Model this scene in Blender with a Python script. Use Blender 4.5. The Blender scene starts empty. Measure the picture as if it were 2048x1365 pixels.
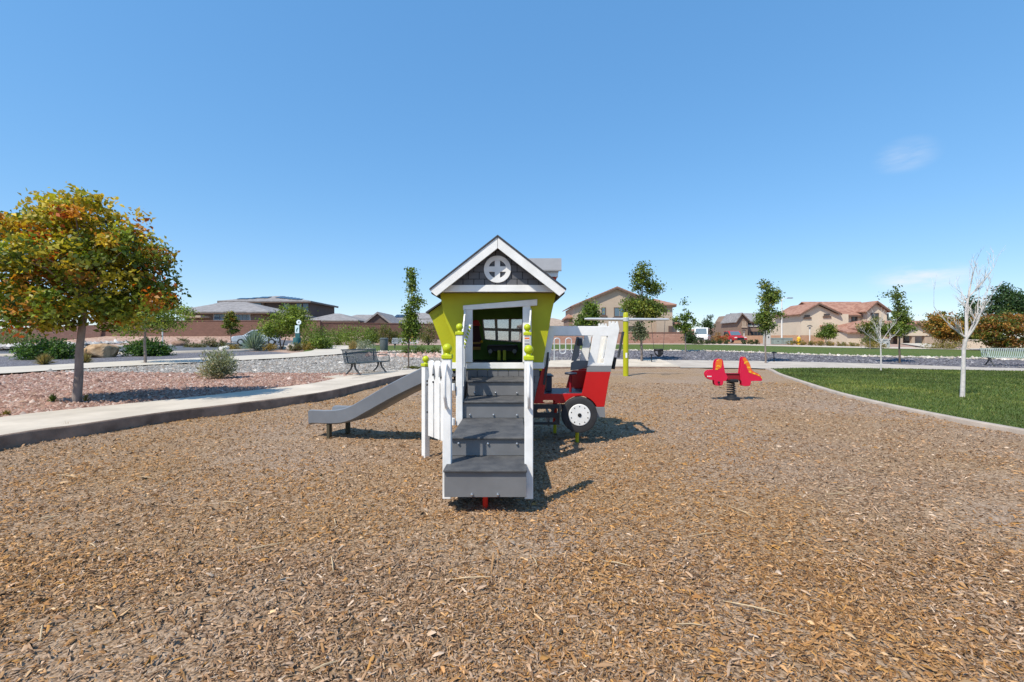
import bpy, bmesh, math, random
import numpy as np
from mathutils import Vector, Matrix
from mathutils.geometry import tessellate_polygon

# ---------------------------------------------------------------- camera, sky, sun, exposure
scene = bpy.context.scene
COL = scene.collection
EYE = 1.3
FPX = 900.0                       # focal length in pixels of a 2048 wide frame
cam_d = bpy.data.cameras.new('camera')
cam_d.sensor_width = 36.0
cam_d.lens = 36.0 * FPX / 2048.0
cam_d.clip_start = 0.05
cam_d.clip_end = 3000
cam = bpy.data.objects.new('camera', cam_d)
cam.location = (0, 0, EYE)
cam.rotation_euler = (math.pi / 2, 0, 0)
COL.objects.link(cam)
scene.camera = cam

SH = Vector((0.48, 0.56, -1.0))   # direction in which the sunlight travels
sun_d = bpy.data.lights.new('sun', 'SUN')
sun_d.energy = 2.65
sun_d.angle = math.radians(0.53)
sun_d.color = (1.0, 0.93, 0.80)
sun = bpy.data.objects.new('sun', sun_d)
sun.rotation_euler = SH.to_track_quat('-Z', 'Y').to_euler()
sun.location = (-20, -20, 40)
COL.objects.link(sun)
SUN_EL = math.atan2(1.0, math.hypot(SH.x, SH.y))
SUN_ROT = math.atan2(-SH.x, -SH.y)

world = bpy.data.worlds.new('World')
scene.world = world
world.use_nodes = True
wn, wl = world.node_tree.nodes, world.node_tree.links
wn.clear()
wout = wn.new('ShaderNodeOutputWorld')
wbg = wn.new('ShaderNodeBackground')
wbg.inputs['Strength'].default_value = 0.15
sky = wn.new('ShaderNodeTexSky')
sky.sky_type = 'NISHITA'
sky.sun_disc = False
sky.sun_elevation = SUN_EL
sky.sun_rotation = SUN_ROT
sky.altitude = 0
sky.air_density = 1.0
sky.dust_density = 0.1
sky.ozone_density = 8.0
# thin wisps of cirrus: noise over the sky direction, gathered in one bank of high cloud
wtc = wn.new('ShaderNodeTexCoord')
wmp = wn.new('ShaderNodeMapping')
wmp.inputs['Scale'].default_value = (5.0, 5.0, 22.0)
wnz = wn.new('ShaderNodeTexNoise')
wnz.inputs['Scale'].default_value = 1.6
wnz.inputs['Detail'].default_value = 6
wnz.inputs['Roughness'].default_value = 0.6
wl.new(wtc.outputs['Generated'], wmp.inputs['Vector'])
wl.new(wmp.outputs['Vector'], wnz.inputs['Vector'])
def cloud_at(px, py, rx, rz):
    d = Vector(((px - 1024) / FPX, 1.0, -(py - 682.5) / FPX)).normalized()
    sb = wn.new('ShaderNodeVectorMath'); sb.operation = 'SUBTRACT'
    sb.inputs[1].default_value = d
    wl.new(wtc.outputs['Generated'], sb.inputs[0])
    ml = wn.new('ShaderNodeVectorMath'); ml.operation = 'MULTIPLY'
    ml.inputs[1].default_value = (1 / rx, 1 / rx, 1 / rz)
    wl.new(sb.outputs[0], ml.inputs[0])
    ln = wn.new('ShaderNodeVectorMath'); ln.operation = 'LENGTH'
    wl.new(ml.outputs[0], ln.inputs[0])
    mr = wn.new('ShaderNodeMapRange')
    mr.interpolation_type = 'SMOOTHSTEP'
    mr.inputs['From Min'].default_value = 0.0
    mr.inputs['From Max'].default_value = 1.0
    mr.inputs['To Min'].default_value = 1.0
    mr.inputs['To Max'].default_value = 0.0
    wl.new(ln.outputs['Value'], mr.inputs['Value'])
    return mr.outputs['Result']
def mth(op, a, b):
    m = wn.new('ShaderNodeMath'); m.operation = op
    for i, v in enumerate((a, b)):
        if isinstance(v, (int, float)): m.inputs[i].default_value = v
        else: wl.new(v, m.inputs[i])
    return m.outputs[0]
c1 = cloud_at(1845, 556, 0.085, 0.028)
c2 = mth('MULTIPLY', cloud_at(1812, 312, 0.05, 0.032), 0.35)
cs = mth('ADD', c1, c2)
nz = wn.new('ShaderNodeMapRange')
nz.inputs['From Min'].default_value = 0.38
nz.inputs['From Max'].default_value = 0.72
wl.new(wnz.outputs['Fac'], nz.inputs['Value'])
cf = mth('MINIMUM', mth('MULTIPLY', mth('MULTIPLY', cs, nz.outputs['Result']), 1.5), 0.9)
wmx = wn.new('ShaderNodeMix'); wmx.data_type = 'RGBA'
wmx.inputs['B'].default_value = (3.0, 3.1, 3.25, 1)
wl.new(cf, wmx.inputs['Factor'])
wgm = wn.new('ShaderNodeGamma'); wgm.inputs['Gamma'].default_value = 0.45
whs = wn.new('ShaderNodeHueSaturation'); whs.inputs['Saturation'].default_value = 1.65
wl.new(sky.outputs['Color'], wgm.inputs['Color'])
wl.new(wgm.outputs['Color'], whs.inputs['Color'])
wtn = wn.new('ShaderNodeMix'); wtn.data_type = 'RGBA'; wtn.blend_type = 'MULTIPLY'
wtn.inputs['Factor'].default_value = 1.0; wtn.inputs['B'].default_value = (1.44, 1.44, 1.50, 1)
wl.new(whs.outputs['Color'], wtn.inputs['A'])
wl.new(wtn.outputs['Result'], wmx.inputs['A'])
wl.new(wmx.outputs['Result'], wbg.inputs['Color'])
wl.new(wbg.outputs[0], wout.inputs['Surface'])

scene.view_settings.view_transform = 'Standard'
scene.view_settings.look = 'None'
scene.view_settings.exposure = 1.02
scene.view_settings.gamma = 1.0
scene.view_settings.use_curve_mapping = False
scene.cycles.use_denoising = True
scene.cycles.max_bounces = 8
scene.cycles.transparent_max_bounces = 12

RNG = np.random.default_rng(11)
random.seed(5)

# ---------------------------------------------------------------- helpers
def wx(px, d): return (px - 1024.0) * d / FPX
def wz(py, d): return EYE - (py - 682.5) * d / FPX
def PX(pts, d): return [(wx(x, d), wz(y, d)) for x, y in pts]

def mat(name, col, rough=0.7, var=0.0, vscale=8.0, bump=0.0, bscale=60.0, spec=0.35, metal=0.0,
        col2=None, stretch=None, detail=4.0, coat=0.0):
    m = bpy.data.materials.new(name); m.use_nodes = True
    n, l = m.node_tree.nodes, m.node_tree.links
    b = n['Principled BSDF']
    b.inputs['Roughness'].default_value = rough
    b.inputs['Specular IOR Level'].default_value = spec
    b.inputs['Metallic'].default_value = metal
    b.inputs['Coat Weight'].default_value = coat
    c = (*col, 1)
    if var > 0 or col2 is not None or bump > 0:
        tc = n.new('ShaderNodeTexCoord'); mp = n.new('ShaderNodeMapping')
        if stretch: mp.inputs['Scale'].default_value = stretch
        l.new(tc.outputs['Object'], mp.inputs['Vector'])
    if var > 0 or col2 is not None:
        nz_ = n.new('ShaderNodeTexNoise')
        nz_.inputs['Scale'].default_value = vscale
        nz_.inputs['Detail'].default_value = detail
        nz_.inputs['Roughness'].default_value = 0.6
        l.new(mp.outputs[0], nz_.inputs['Vector'])
        rp = n.new('ShaderNodeValToRGB')
        ca = tuple(max(0, v * (1 - var)) for v in col); cb = tuple(min(1, v * (1 + var)) for v in (col2 or col))
        rp.color_ramp.elements[0].position = 0.32; rp.color_ramp.elements[1].position = 0.68
        rp.color_ramp.elements[0].color = (*ca, 1); rp.color_ramp.elements[1].color = (*cb, 1)
        l.new(nz_.outputs['Fac'], rp.inputs['Fac'])
        l.new(rp.outputs['Color'], b.inputs['Base Color'])
    else:
        b.inputs['Base Color'].default_value = c
    if bump > 0:
        n2 = n.new('ShaderNodeTexNoise')
        n2.inputs['Scale'].default_value = bscale; n2.inputs['Detail'].default_value = 5
        l.new(mp.outputs[0], n2.inputs['Vector'])
        bp = n.new('ShaderNodeBump'); bp.inputs['Strength'].default_value = bump
        bp.inputs['Distance'].default_value = 0.02
        l.new(n2.outputs['Fac'], bp.inputs['Height'])
        l.new(bp.outputs[0], b.inputs['Normal'])
    return m

def mat_attr(name, rough=0.75, translucent=0.0, spec=0.25, tint=(1, 1, 1)):
    m = bpy.data.materials.new(name); m.use_nodes = True
    n, l = m.node_tree.nodes, m.node_tree.links
    b = n['Principled BSDF']; out = n['Material Output']
    a = n.new('ShaderNodeAttribute'); a.attribute_name = 'Col'
    l.new(a.outputs['Color'], b.inputs['Base Color'])
    b.inputs['Roughness'].default_value = rough
    b.inputs['Specular IOR Level'].default_value = spec
    if translucent > 0:
        t = n.new('ShaderNodeBsdfTranslucent')
        mx = n.new('ShaderNodeMixShader'); mx.inputs[0].default_value = translucent
        g = n.new('ShaderNodeMix'); g.data_type = 'RGBA'; g.blend_type = 'MULTIPLY'
        g.inputs['Factor'].default_value = 1.0; g.inputs['B'].default_value = (1.3, 1.25, 0.6, 1)
        l.new(a.outputs['Color'], g.inputs['A']); l.new(g.outputs['Result'], t.inputs['Color'])
        l.new(b.outputs[0], mx.inputs[1]); l.new(t.outputs[0], mx.inputs[2])
        l.new(mx.outputs[0], out.inputs['Surface'])
    return m

def tag(o, label=None, cat=None, group=None, kind=None):
    if label: o['label'] = label
    if cat: o['category'] = cat
    if group: o['group'] = group
    if kind: o['kind'] = kind
    return o

def thing(name, label, cat, loc, group=None, rz=0.0):
    o = bpy.data.objects.new(name, None)
    o.empty_display_size = 0.2
    o.location = loc; o.rotation_euler = (0, 0, rz)
    COL.objects.link(o)
    return tag(o, label, cat, group)

def root_loc(p):
    v = Vector((0, 0, 0))
    while p is not None:
        v = v + Vector(p.location); p = p.parent
    return v

class MB:
    """collects shapes in world coordinates; build() links them as one mesh object"""
    def __init__(s): s.v = []; s.f = []
    def add(s, vs, fs):
        o = len(s.v); s.v.extend([tuple(p) for p in vs]); s.f.extend([tuple(i + o for i in f) for f in fs]); return s
    def box(s, x0, x1, y0, y1, z0, z1):
        vs = [(x0, y0, z0), (x1, y0, z0), (x1, y1, z0), (x0, y1, z0), (x0, y0, z1), (x1, y0, z1), (x1, y1, z1), (x0, y1, z1)]
        return s.add(vs, [(3, 2, 1, 0), (4, 5, 6, 7), (0, 1, 5, 4), (1, 2, 6, 5), (2, 3, 7, 6), (3, 0, 4, 7)])
    def obox(s, c, size, rz=0.0, m=None):
        hx, hy, hz = [k / 2 for k in size]
        R = m or Matrix.Rotation(rz, 3, 'Z')
        vs = [Vector(c) + R @ Vector((a * hx, b * hy, g * hz)) for g in (-1, 1) for a, b in ((-1, -1), (1, -1), (1, 1), (-1, 1))]
        return s.add(vs, [(3, 2, 1, 0), (4, 5, 6, 7), (0, 1, 5, 4), (1, 2, 6, 5), (2, 3, 7, 6), (3, 0, 4, 7)])
    def plate(s, outer, holes=(), fmap=None, t=0.03):
        """2D outline (with holes) extruded; fmap(u, v, w) -> 3D, w in 0..t"""
        loops = [list(outer)] + [list(h) for h in holes]
        pts = [Vector((a, b, 0)) for lp in loops for a, b in lp]
        tris = tessellate_polygon([[Vector((a, b, 0)) for a, b in lp] for lp in loops])
        n = len(pts)
        vs = [fmap(p.x, p.y, 0) for p in pts] + [fmap(p.x, p.y, t) for p in pts]
        fs = []
        for a, b, c in tris:
            fs.append((a, b, c)); fs.append((c + n, b + n, a + n))
        k = 0
        for lp in loops:
            m = len(lp)
            for i in range(m):
                j = (i + 1) % m
                fs.append((k + i, k + j, k + j + n, k + i + n))
            k += m
        return s.add(vs, fs)
    def front(s, outer, y, t=0.03, holes=()):
        """outline in x,z at plane y, thickness away from the camera"""
        return s.plate(outer, holes, lambda u, v, w: (u, y + w, v), t)
    def tube(s, path, rad, n=8, cap=True):
        P = [Vector(p) for p in path]
        R = rad if isinstance(rad, (list, tuple)) else [rad] * len(P)
        o = len(s.v); ref = None
        for i, p in enumerate(P):
            t = (P[min(i + 1, len(P) - 1)] - P[max(i - 1, 0)])
            if t.length < 1e-9: t = Vector((0, 0, 1))
            t.normalize()
            if ref is None:
                ref = t.cross(Vector((0, 1, 0)) if abs(t.y) < 0.9 else Vector((1, 0, 0))).normalized()
            ref = (ref - t * ref.dot(t)).normalized()
            b = t.cross(ref)
            for k in range(n):
                a = 2 * math.pi * k / n
                s.v.append(tuple(p + (ref * math.cos(a) + b * math.sin(a)) * R[i]))
        for i in range(len(P) - 1):
            for k in range(n):
                k2 = (k + 1) % n
                s.f.append((o + i * n + k, o + i * n + k2, o + (i + 1) * n + k2, o + (i + 1) * n + k))
        if cap:
            s.f.append(tuple(o + k for k in range(n))[::-1])
            s.f.append(tuple(o + (len(P) - 1) * n + k for k in range(n)))
        return s
    def lathe(s, prof, c, n=16, axis='Z'):
        o = len(s.v)
        for r, h in prof:
            for k in range(n):
                a = 2 * math.pi * k / n
                x, y = r * math.cos(a), r * math.sin(a)
                if axis == 'Z': p = (c[0] + x, c[1] + y, c[2] + h)
                elif axis == 'Y': p = (c[0] + x, c[1] + h, c[2] + y)
                else: p = (c[0] + h, c[1] + x, c[2] + y)
                s.v.append(p)
        for i in range(len(prof) - 1):
            for k in range(n):
                k2 = (k + 1) % n
                s.f.append((o + i * n + k, o + i * n + k2, o + (i + 1) * n + k2, o + (i + 1) * n + k))
        s.f.append(tuple(o + k for k in range(n))[::-1])
        s.f.append(tuple(o + (len(prof) - 1) * n + k for k in range(n)))
        return s
    def ball(s, c, r, nu=14, nv=9, sz=1.0):
        prof = []
        for i in range(nv + 1):
            a = -math.pi / 2 + math.pi * i / nv
            prof.append((max(r * math.cos(a), 1e-4), r * sz * math.sin(a)))
        return s.lathe(prof, c, nu)
    def build(s, name, m, parent=None, bevel=0.0, smooth=False, seg=2):
        off = root_loc(parent) if parent is not None else Vector((0, 0, 0))
        me = bpy.data.meshes.new(name)
        me.from_pydata([(a - off.x, b - off.y, c - off.z) for a, b, c in s.v], [], s.f)
        bm = bmesh.new(); bm.from_mesh(me)
        bmesh.ops.recalc_face_normals(bm, faces=bm.faces)
        bm.to_mesh(me); bm.free()
        me.materials.append(m)
        o = bpy.data.objects.new(name, me)
        COL.objects.link(o)
        if parent is not None: o.parent = parent
        if smooth:
            me.polygons.foreach_set('use_smooth', [True] * len(me.polygons))
            try:
                me.set_sharp_from_angle(angle=math.radians(40))
            except Exception: pass
        if bevel > 0:
            bv = o.modifiers.new('bevel', 'BEVEL'); bv.width = bevel; bv.segments = seg
            bv.limit_method = 'ANGLE'; bv.angle_limit = math.radians(35)
        return o

def mesh_np(name, V, F, m, parent=None, cols=None, loc=None, smooth=False):
    V = np.asarray(V, dtype=np.float32); F = np.asarray(F, dtype=np.int32)
    off = np.array(root_loc(parent) if parent is not None else (0, 0, 0), dtype=np.float32)
    V = V - off
    me = bpy.data.meshes.new(name)
    k = F.shape[1]
    me.vertices.add(len(V)); me.vertices.foreach_set('co', V.ravel())
    me.loops.add(F.size); me.loops.foreach_set('vertex_index', F.ravel())
    me.polygons.add(len(F))
    me.polygons.foreach_set('loop_start', np.arange(0, F.size, k, dtype=np.int32))
    try: me.polygons.foreach_set('loop_total', np.full(len(F), k, dtype=np.int32))
    except Exception: pass
    me.update(calc_edges=True)
    if cols is not None:
        a = me.attributes.new('Col', 'FLOAT_COLOR', 'POINT')
        c = np.ones((len(V), 4), dtype=np.float32); c[:, :3] = np.clip(cols, 0.002, 0.95)
        a.data.foreach_set('color', c.ravel())
    if smooth: me.polygons.foreach_set('use_smooth', np.ones(len(F), dtype=bool))
    me.materials.append(m)
    me.validate()
    o = bpy.data.objects.new(name, me); COL.objects.link(o)
    if parent is not None: o.parent = parent
    return o

def crom(pts, per=8):
    P = [np.array(p, float) for p in pts]
    P = [2 * P[0] - P[1]] + P + [2 * P[-1] - P[-2]]
    out = []
    for i in range(1, len(P) - 2):
        p0, p1, p2, p3 = P[i - 1:i + 3]
        for k in range(per):
            t = k / per
            out.append(0.5 * (2 * p1 + (p2 - p0) * t + (2 * p0 - 5 * p1 + 4 * p2 - p3) * t * t + (3 * p1 - p0 - 3 * p2 + p3) * t ** 3))
    out.append(P[-2])
    return np.array(out)

def resample(P, n):
    P = np.asarray(P, float)
    s = np.r_[0, np.cumsum(np.linalg.norm(np.diff(P, axis=0), axis=1))]
    t = np.linspace(0, s[-1], n)
    return np.stack([np.interp(t, s, P[:, k]) for k in range(P.shape[1])], 1)

def loft(A, B, nu, nv, zf):
    A = resample(A, nu); B = resample(B, nu)
    t = np.linspace(0, 1, nv)[None, :, None]
    G = A[:, None, :2] * (1 - t) + B[:, None, :2] * t
    V = np.zeros((nu * nv, 3)); V[:, :2] = G.reshape(-1, 2)
    V[:, 2] = zf(V[:, 0], V[:, 1])
    i, j = np.meshgrid(np.arange(nu - 1), np.arange(nv - 1), indexing='ij')
    a = (i * nv + j).ravel()
    F = np.stack([a, a + 1, a + nv + 1, a + nv], 1)
    # faces must look up
    p = V[F[0]]; nrm = np.cross(p[1] - p[0], p[2] - p[0])
    if nrm[2] < 0: F = F[:, ::-1]
    return V, F

def vnoise(x, y, s, seed=0):
    """cheap smooth value noise"""
    r = np.random.default_rng(seed).random((64, 64))
    u = np.asarray(x) * s + 100.3; v = np.asarray(y) * s + 57.7
    i = np.floor(u).astype(int); j = np.floor(v).astype(int)
    fu = u - i; fv = v - j
    fu = fu * fu * (3 - 2 * fu); fv = fv * fv * (3 - 2 * fv)
    g = lambda a, b: r[a % 64, b % 64]
    return (g(i, j) * (1 - fu) + g(i + 1, j) * fu) * (1 - fv) + (g(i, j + 1) * (1 - fu) + g(i + 1, j + 1) * fu) * fv

def in_poly(x, y, poly):
    x = np.asarray(x); y = np.asarray(y)
    c = np.zeros(x.shape, bool)
    n = len(poly); j = n - 1
    for i in range(n):
        xi, yi = poly[i]; xj, yj = poly[j]
        if yi != yj:
            k = ((yi > y) != (yj > y)) & (x < (xj - xi) * (y - yi) / (yj - yi) + xi)
            c ^= k
        j = i
    return c

def pick(pal, w, n, rng, jit=0.18):
    pal = np.array(pal); w = np.array(w, float); w /= w.sum()
    c = pal[rng.choice(len(pal), n, p=w)]
    return c * (1 + jit * rng.standard_normal((n, 1)))

# ---------------------------------------------------------------- materials
M = {}
M['white'] = mat('white_plastic', (0.75, 0.74, 0.72), 0.45, var=0.07, vscale=6, detail=9, col2=(0.78, 0.77, 0.755), bump=0.03, bscale=220)
M['lime'] = mat('lime_plastic', (0.40, 0.40, 0.006), 0.45, var=0.05, vscale=4, bump=0.03, bscale=250)
M['lime_ball'] = mat('lime_ball', (0.44, 0.50, 0.010), 0.4)
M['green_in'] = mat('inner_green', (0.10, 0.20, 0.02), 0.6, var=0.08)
M['riser'] = mat('riser_grey', (0.155, 0.156, 0.162), 0.5, var=0.12, vscale=4, detail=9, bump=0.04, bscale=200)
M['tread'] = mat('tread_dark', (0.058, 0.060, 0.066), 0.6, var=0.15, vscale=9, col2=(0.095, 0.093, 0.092), bump=0.2, bscale=160, detail=10)
M['shingle'] = mat('shingle_dark', (0.115, 0.115, 0.125), 0.55, var=0.1, vscale=9)
M['joint'] = mat('shingle_joint', (0.016, 0.016, 0.019), 0.8)
M['roof_play'] = mat('toy_roof', (0.05, 0.05, 0.056), 0.6, var=0.1)
M['soffit'] = mat('toy_soffit', (0.10, 0.075, 0.06), 0.7, var=0.1)
M['roof_grey'] = mat('dormer_roof', (0.24, 0.236, 0.24), 0.55, var=0.05)
M['red'] = mat('red_plastic', (0.47, 0.008, 0.008), 0.38, var=0.05, vscale=3)
M['red_foot'] = mat('red_paint', (0.62, 0.02, 0.01), 0.35)
M['navy'] = mat('navy_plastic', (0.030, 0.038, 0.062), 0.5, var=0.1)
M['dark'] = mat('dark_plastic', (0.035, 0.036, 0.040), 0.5, var=0.1)
M['black'] = mat('black_rubber', (0.014, 0.014, 0.016), 0.6, var=0.15)
M['tyre'] = mat('tyre', (0.030, 0.030, 0.033), 0.7, var=0.2, bump=0.1)
M['grey_pl'] = mat('mid_grey_plastic', (0.20, 0.205, 0.215), 0.5, var=0.05)
M['slide'] = mat('slide_grey', (0.165, 0.18, 0.205), 0.42, var=0.10, vscale=3, bump=0.04, bscale=90)
M['steel'] = mat('steel', (0.55, 0.55, 0.56), 0.3, metal=0.9)
M['galv'] = mat('galvanised', (0.55, 0.56, 0.57), 0.4, metal=0.35, var=0.06)
M['bench'] = mat('bench_green', (0.085, 0.10, 0.10), 0.5, var=0.1)
M['bench_pale'] = mat('bench_sage', (0.34, 0.39, 0.36), 0.5, var=0.08)
M['bench_frame'] = mat('bench_frame', (0.05, 0.052, 0.055), 0.5, var=0.12)
M['path_tan'] = mat('path_tan', (0.42, 0.365, 0.31), 0.9, var=0.08, vscale=1.2, col2=(0.46, 0.405, 0.345))
M['concrete'] = mat('concrete', (0.50, 0.425, 0.335), 0.85, var=0.11, vscale=1.3, col2=(0.57, 0.49, 0.395), bump=0.15, bscale=120)
M['concrete_far'] = mat('pale_concrete', (0.53, 0.47, 0.39), 0.9, var=0.08, vscale=1.0)
M['kerb'] = mat('kerb', (0.42, 0.35, 0.29), 0.9, var=0.15, vscale=3, bump=0.2, bscale=90)
M['asphalt'] = mat('asphalt', (0.10, 0.105, 0.12), 0.9, var=0.15, vscale=2, bump=0.2, bscale=100)
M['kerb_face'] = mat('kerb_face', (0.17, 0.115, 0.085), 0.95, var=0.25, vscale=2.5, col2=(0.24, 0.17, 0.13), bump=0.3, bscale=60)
M['leaf'] = mat_attr('leaf', 0.5, 0.36, 0.4)
M['bark'] = mat('bark', (0.23, 0.185, 0.16), 0.9, var=0.25, vscale=9, bump=0.4, bscale=50, stretch=(1, 1, 0.35))
M['bark_dark'] = mat('bark_dark', (0.12, 0.09, 0.07), 0.9, var=0.3, vscale=9, bump=0.4, bscale=40)
M['bark_white'] = mat('bark_white', (0.54, 0.50, 0.475), 0.85, var=0.18, vscale=12, bump=0.25, bscale=60)
M['stone'] = mat_attr('stone', 0.85, 0, 0.25)
M['chip'] = mat_attr('chip', 0.85, 0, 0.2)
M['blade'] = mat_attr('grass_blade', 0.6, 0.25, 0.3)
M['orange'] = mat('orange', (0.75, 0.16, 0.02), 0.45)
M['yellow'] = mat('yellow', (0.80, 0.46, 0.03), 0.45)
M['magenta'] = mat('crimson_plastic', (0.60, 0.010, 0.05), 0.4, var=0.05)
M['dark_red'] = mat('dark_red_plastic', (0.26, 0.008, 0.018), 0.5, var=0.06)
M['teal'] = mat('teal_metal', (0.03, 0.115, 0.12), 0.5, var=0.1)
M['sign'] = mat('sign_pale', (0.60, 0.74, 0.76), 0.5)
M['glass_dark'] = mat('window_dark', (0.03, 0.04, 0.05), 0.12, spec=0.6)
M['glass_blue'] = mat('window_blue', (0.10, 0.15, 0.19), 0.1, spec=0.6)
M['stucco_tan'] = mat('stucco_tan', (0.44, 0.345, 0.265), 0.95, var=0.06, vscale=0.6, bump=0.15, bscale=12)
M['stucco_beige'] = mat('stucco_beige', (0.62, 0.52, 0.40), 0.95, var=0.05, vscale=0.5, bump=0.15, bscale=12)
M['stucco_brown'] = mat('stucco_brown', (0.235, 0.165, 0.125), 0.95, var=0.08, vscale=0.6, bump=0.15, bscale=12)
M['stucco_dark'] = mat('stucco_dark', (0.115, 0.082, 0.072), 0.95, var=0.1, vscale=0.6, bump=0.15, bscale=12)
M['trim_brown'] = mat('trim_brown', (0.13, 0.085, 0.065), 0.8, var=0.1)
M['trim_white'] = mat('trim_white', (0.70, 0.68, 0.64), 0.7)
M['solar'] = mat('solar', (0.022, 0.03, 0.05), 0.2, spec=0.6)

def mat_tile(name, ca, cb, scale=2.6):
    m = bpy.data.materials.new(name); m.use_nodes = True
    n, l = m.node_tree.nodes, m.node_tree.links
    b = n['Principled BSDF']; b.inputs['Roughness'].default_value = 0.9
    tc = n.new('ShaderNodeTexCoord')
    br = n.new('ShaderNodeTexVoronoi'); br.inputs['Scale'].default_value = scale
    l.new(tc.outputs['Object'], br.inputs['Vector'])
    rp = n.new('ShaderNodeValToRGB')
    rp.color_ramp.elements[0].color = (*ca, 1); rp.color_ramp.elements[1].color = (*cb, 1)
    sp = n.new('ShaderNodeSeparateColor'); l.new(br.outputs['Color'], sp.inputs[0])
    l.new(sp.outputs[0], rp.inputs[0]); l.new(rp.outputs[0], b.inputs['Base Color'])
    w = n.new('ShaderNodeTexWave'); w.bands_direction = 'Z'; w.inputs['Scale'].default_value = 2.2
    w.inputs['Distortion'].default_value = 1.0
    l.new(tc.outputs['Object'], w.inputs['Vector'])
    bp = n.new('ShaderNodeBump'); bp.inputs['Strength'].default_value = 0.5; bp.inputs['Distance'].default_value = 0.05
    l.new(w.outputs['Fac'], bp.inputs['Height']); l.new(bp.outputs[0], b.inputs['Normal'])
    return m
M['tile_red'] = mat_tile('tile_red', (0.27, 0.125, 0.085), (0.40, 0.22, 0.155))
M['tile_grey'] = mat_tile('tile_grey', (0.20, 0.185, 0.18), (0.30, 0.28, 0.275))
M['tile_tan'] = mat_tile('tile_tan', (0.30, 0.22, 0.165), (0.40, 0.31, 0.24))

def mat_block(name, ca, cb, mortar, bw=0.4, bh=0.2):
    m = bpy.data.materials.new(name); m.use_nodes = True
    n, l = m.node_tree.nodes, m.node_tree.links
    b = n['Principled BSDF']; b.inputs['Roughness'].default_value = 0.95
    tc = n.new('ShaderNodeTexCoord'); mp = n.new('ShaderNodeMapping')
    mp.inputs['Rotation'].default_value = (math.pi / 2, 0, 0)
    l.new(tc.outputs['Object'], mp.inputs['Vector'])
    br = n.new('ShaderNodeTexBrick')
    br.inputs['Scale'].default_value = 1.0
    br.inputs['Brick Width'].default_value = bw; br.inputs['Row Height'].default_value = bh
    br.inputs['Mortar Size'].default_value = 0.012
    br.inputs['Color1'].default_value = (*ca, 1); br.inputs['Color2'].default_value = (*cb, 1)
    br.inputs['Mortar'].default_value = (*mortar, 1)
    l.new(mp.outputs[0], br.inputs['Vector']); l.new(br.outputs['Color'], b.inputs['Base Color'])
    nz_ = n.new('ShaderNodeTexNoise'); nz_.inputs['Scale'].default_value = 14
    l.new(tc.outputs['Object'], nz_.inputs['Vector'])
    bp = n.new('ShaderNodeBump'); bp.inputs['Strength'].default_value = 0.5; bp.inputs['Distance'].default_value = 0.06
    l.new(nz_.outputs['Fac'], bp.inputs['Height']); l.new(bp.outputs[0], b.inputs['Normal'])
    return m
M['block_pink'] = mat_block('block_pink', (0.34, 0.185, 0.135), (0.40, 0.235, 0.175), (0.27, 0.15, 0.115))
M['block_brown'] = mat_block('block_brown', (0.17, 0.088, 0.066), (0.20, 0.105, 0.078), (0.15, 0.078, 0.058))
M['block_tan'] = mat_block('block_tan', (0.40, 0.235, 0.145), (0.44, 0.27, 0.17), (0.34, 0.20, 0.125))

def mat_gravel(name, pal, scale=28.0, big=0.35, bump=0.6, bdist=0.03, pal2=None):
    """cells of stone colours, patchy at a larger scale"""
    m = bpy.data.materials.new(name); m.use_nodes = True
    n, l = m.node_tree.nodes, m.node_tree.links
    b = n['Principled BSDF']; b.inputs['Roughness'].default_value = 0.9
    b.inputs['Specular IOR Level'].default_value = 0.2
    tc = n.new('ShaderNodeTexCoord')
    v = n.new('ShaderNodeTexVoronoi'); v.inputs['Scale'].default_value = scale
    l.new(tc.outputs['Object'], v.inputs['Vector'])
    sp = n.new('ShaderNodeSeparateColor'); l.new(v.outputs['Color'], sp.inputs[0])
    def ramp(p):
        rp = n.new('ShaderNodeValToRGB'); cr = rp.color_ramp
        while len(cr.elements) < len(p): cr.elements.new(0.5)
        for i, c in enumerate(p):
            cr.elements[i].position = i / (len(p) - 1); cr.elements[i].color = (*c, 1)
        l.new(sp.outputs[0], rp.inputs[0]); return rp
    r1 = ramp(pal); src = r1.outputs[0]
    if pal2:
        r2 = ramp(pal2)
        nz_ = n.new('ShaderNodeTexNoise'); nz_.inputs['Scale'].default_value = big; nz_.inputs['Detail'].default_value = 5
        l.new(tc.outputs['Object'], nz_.inputs['Vector'])
        mr = n.new('ShaderNodeMapRange'); mr.inputs['From Min'].default_value = 0.4; mr.inputs['From Max'].default_value = 0.62
        l.new(nz_.outputs['Fac'], mr.inputs['Value'])
        mx = n.new('ShaderNodeMix'); mx.data_type = 'RGBA'
        l.new(mr.outputs[0], mx.inputs['Factor']); l.new(src, mx.inputs['A']); l.new(r2.outputs[0], mx.inputs['B'])
        src = mx.outputs['Result']
    l.new(src, b.inputs['Base Color'])
    bp = n.new('ShaderNodeBump'); bp.inputs['Strength'].default_value = bump; bp.inputs['Distance'].default_value = bdist
    bp.invert = True
    l.new(v.outputs['Distance'], bp.inputs['Height']); l.new(bp.outputs[0], b.inputs['Normal'])
    return m
M['g_chips'] = mat_gravel('wood_chip_ground', [(0.14, 0.083, 0.042), (0.265, 0.168, 0.09), (0.335, 0.222, 0.13), (0.42, 0.30, 0.19)], 80, 0.5, 0.45, 0.010,
                          [(0.14, 0.092, 0.058), (0.265, 0.183, 0.122), (0.345, 0.248, 0.175), (0.44, 0.33, 0.245)])
M['g_pink'] = mat_gravel('red_gravel', [(0.16, 0.085, 0.065), (0.30, 0.175, 0.14), (0.40, 0.26, 0.215), (0.50, 0.37, 0.32)], 20, 0.4, 0.8, 0.03)
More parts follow.
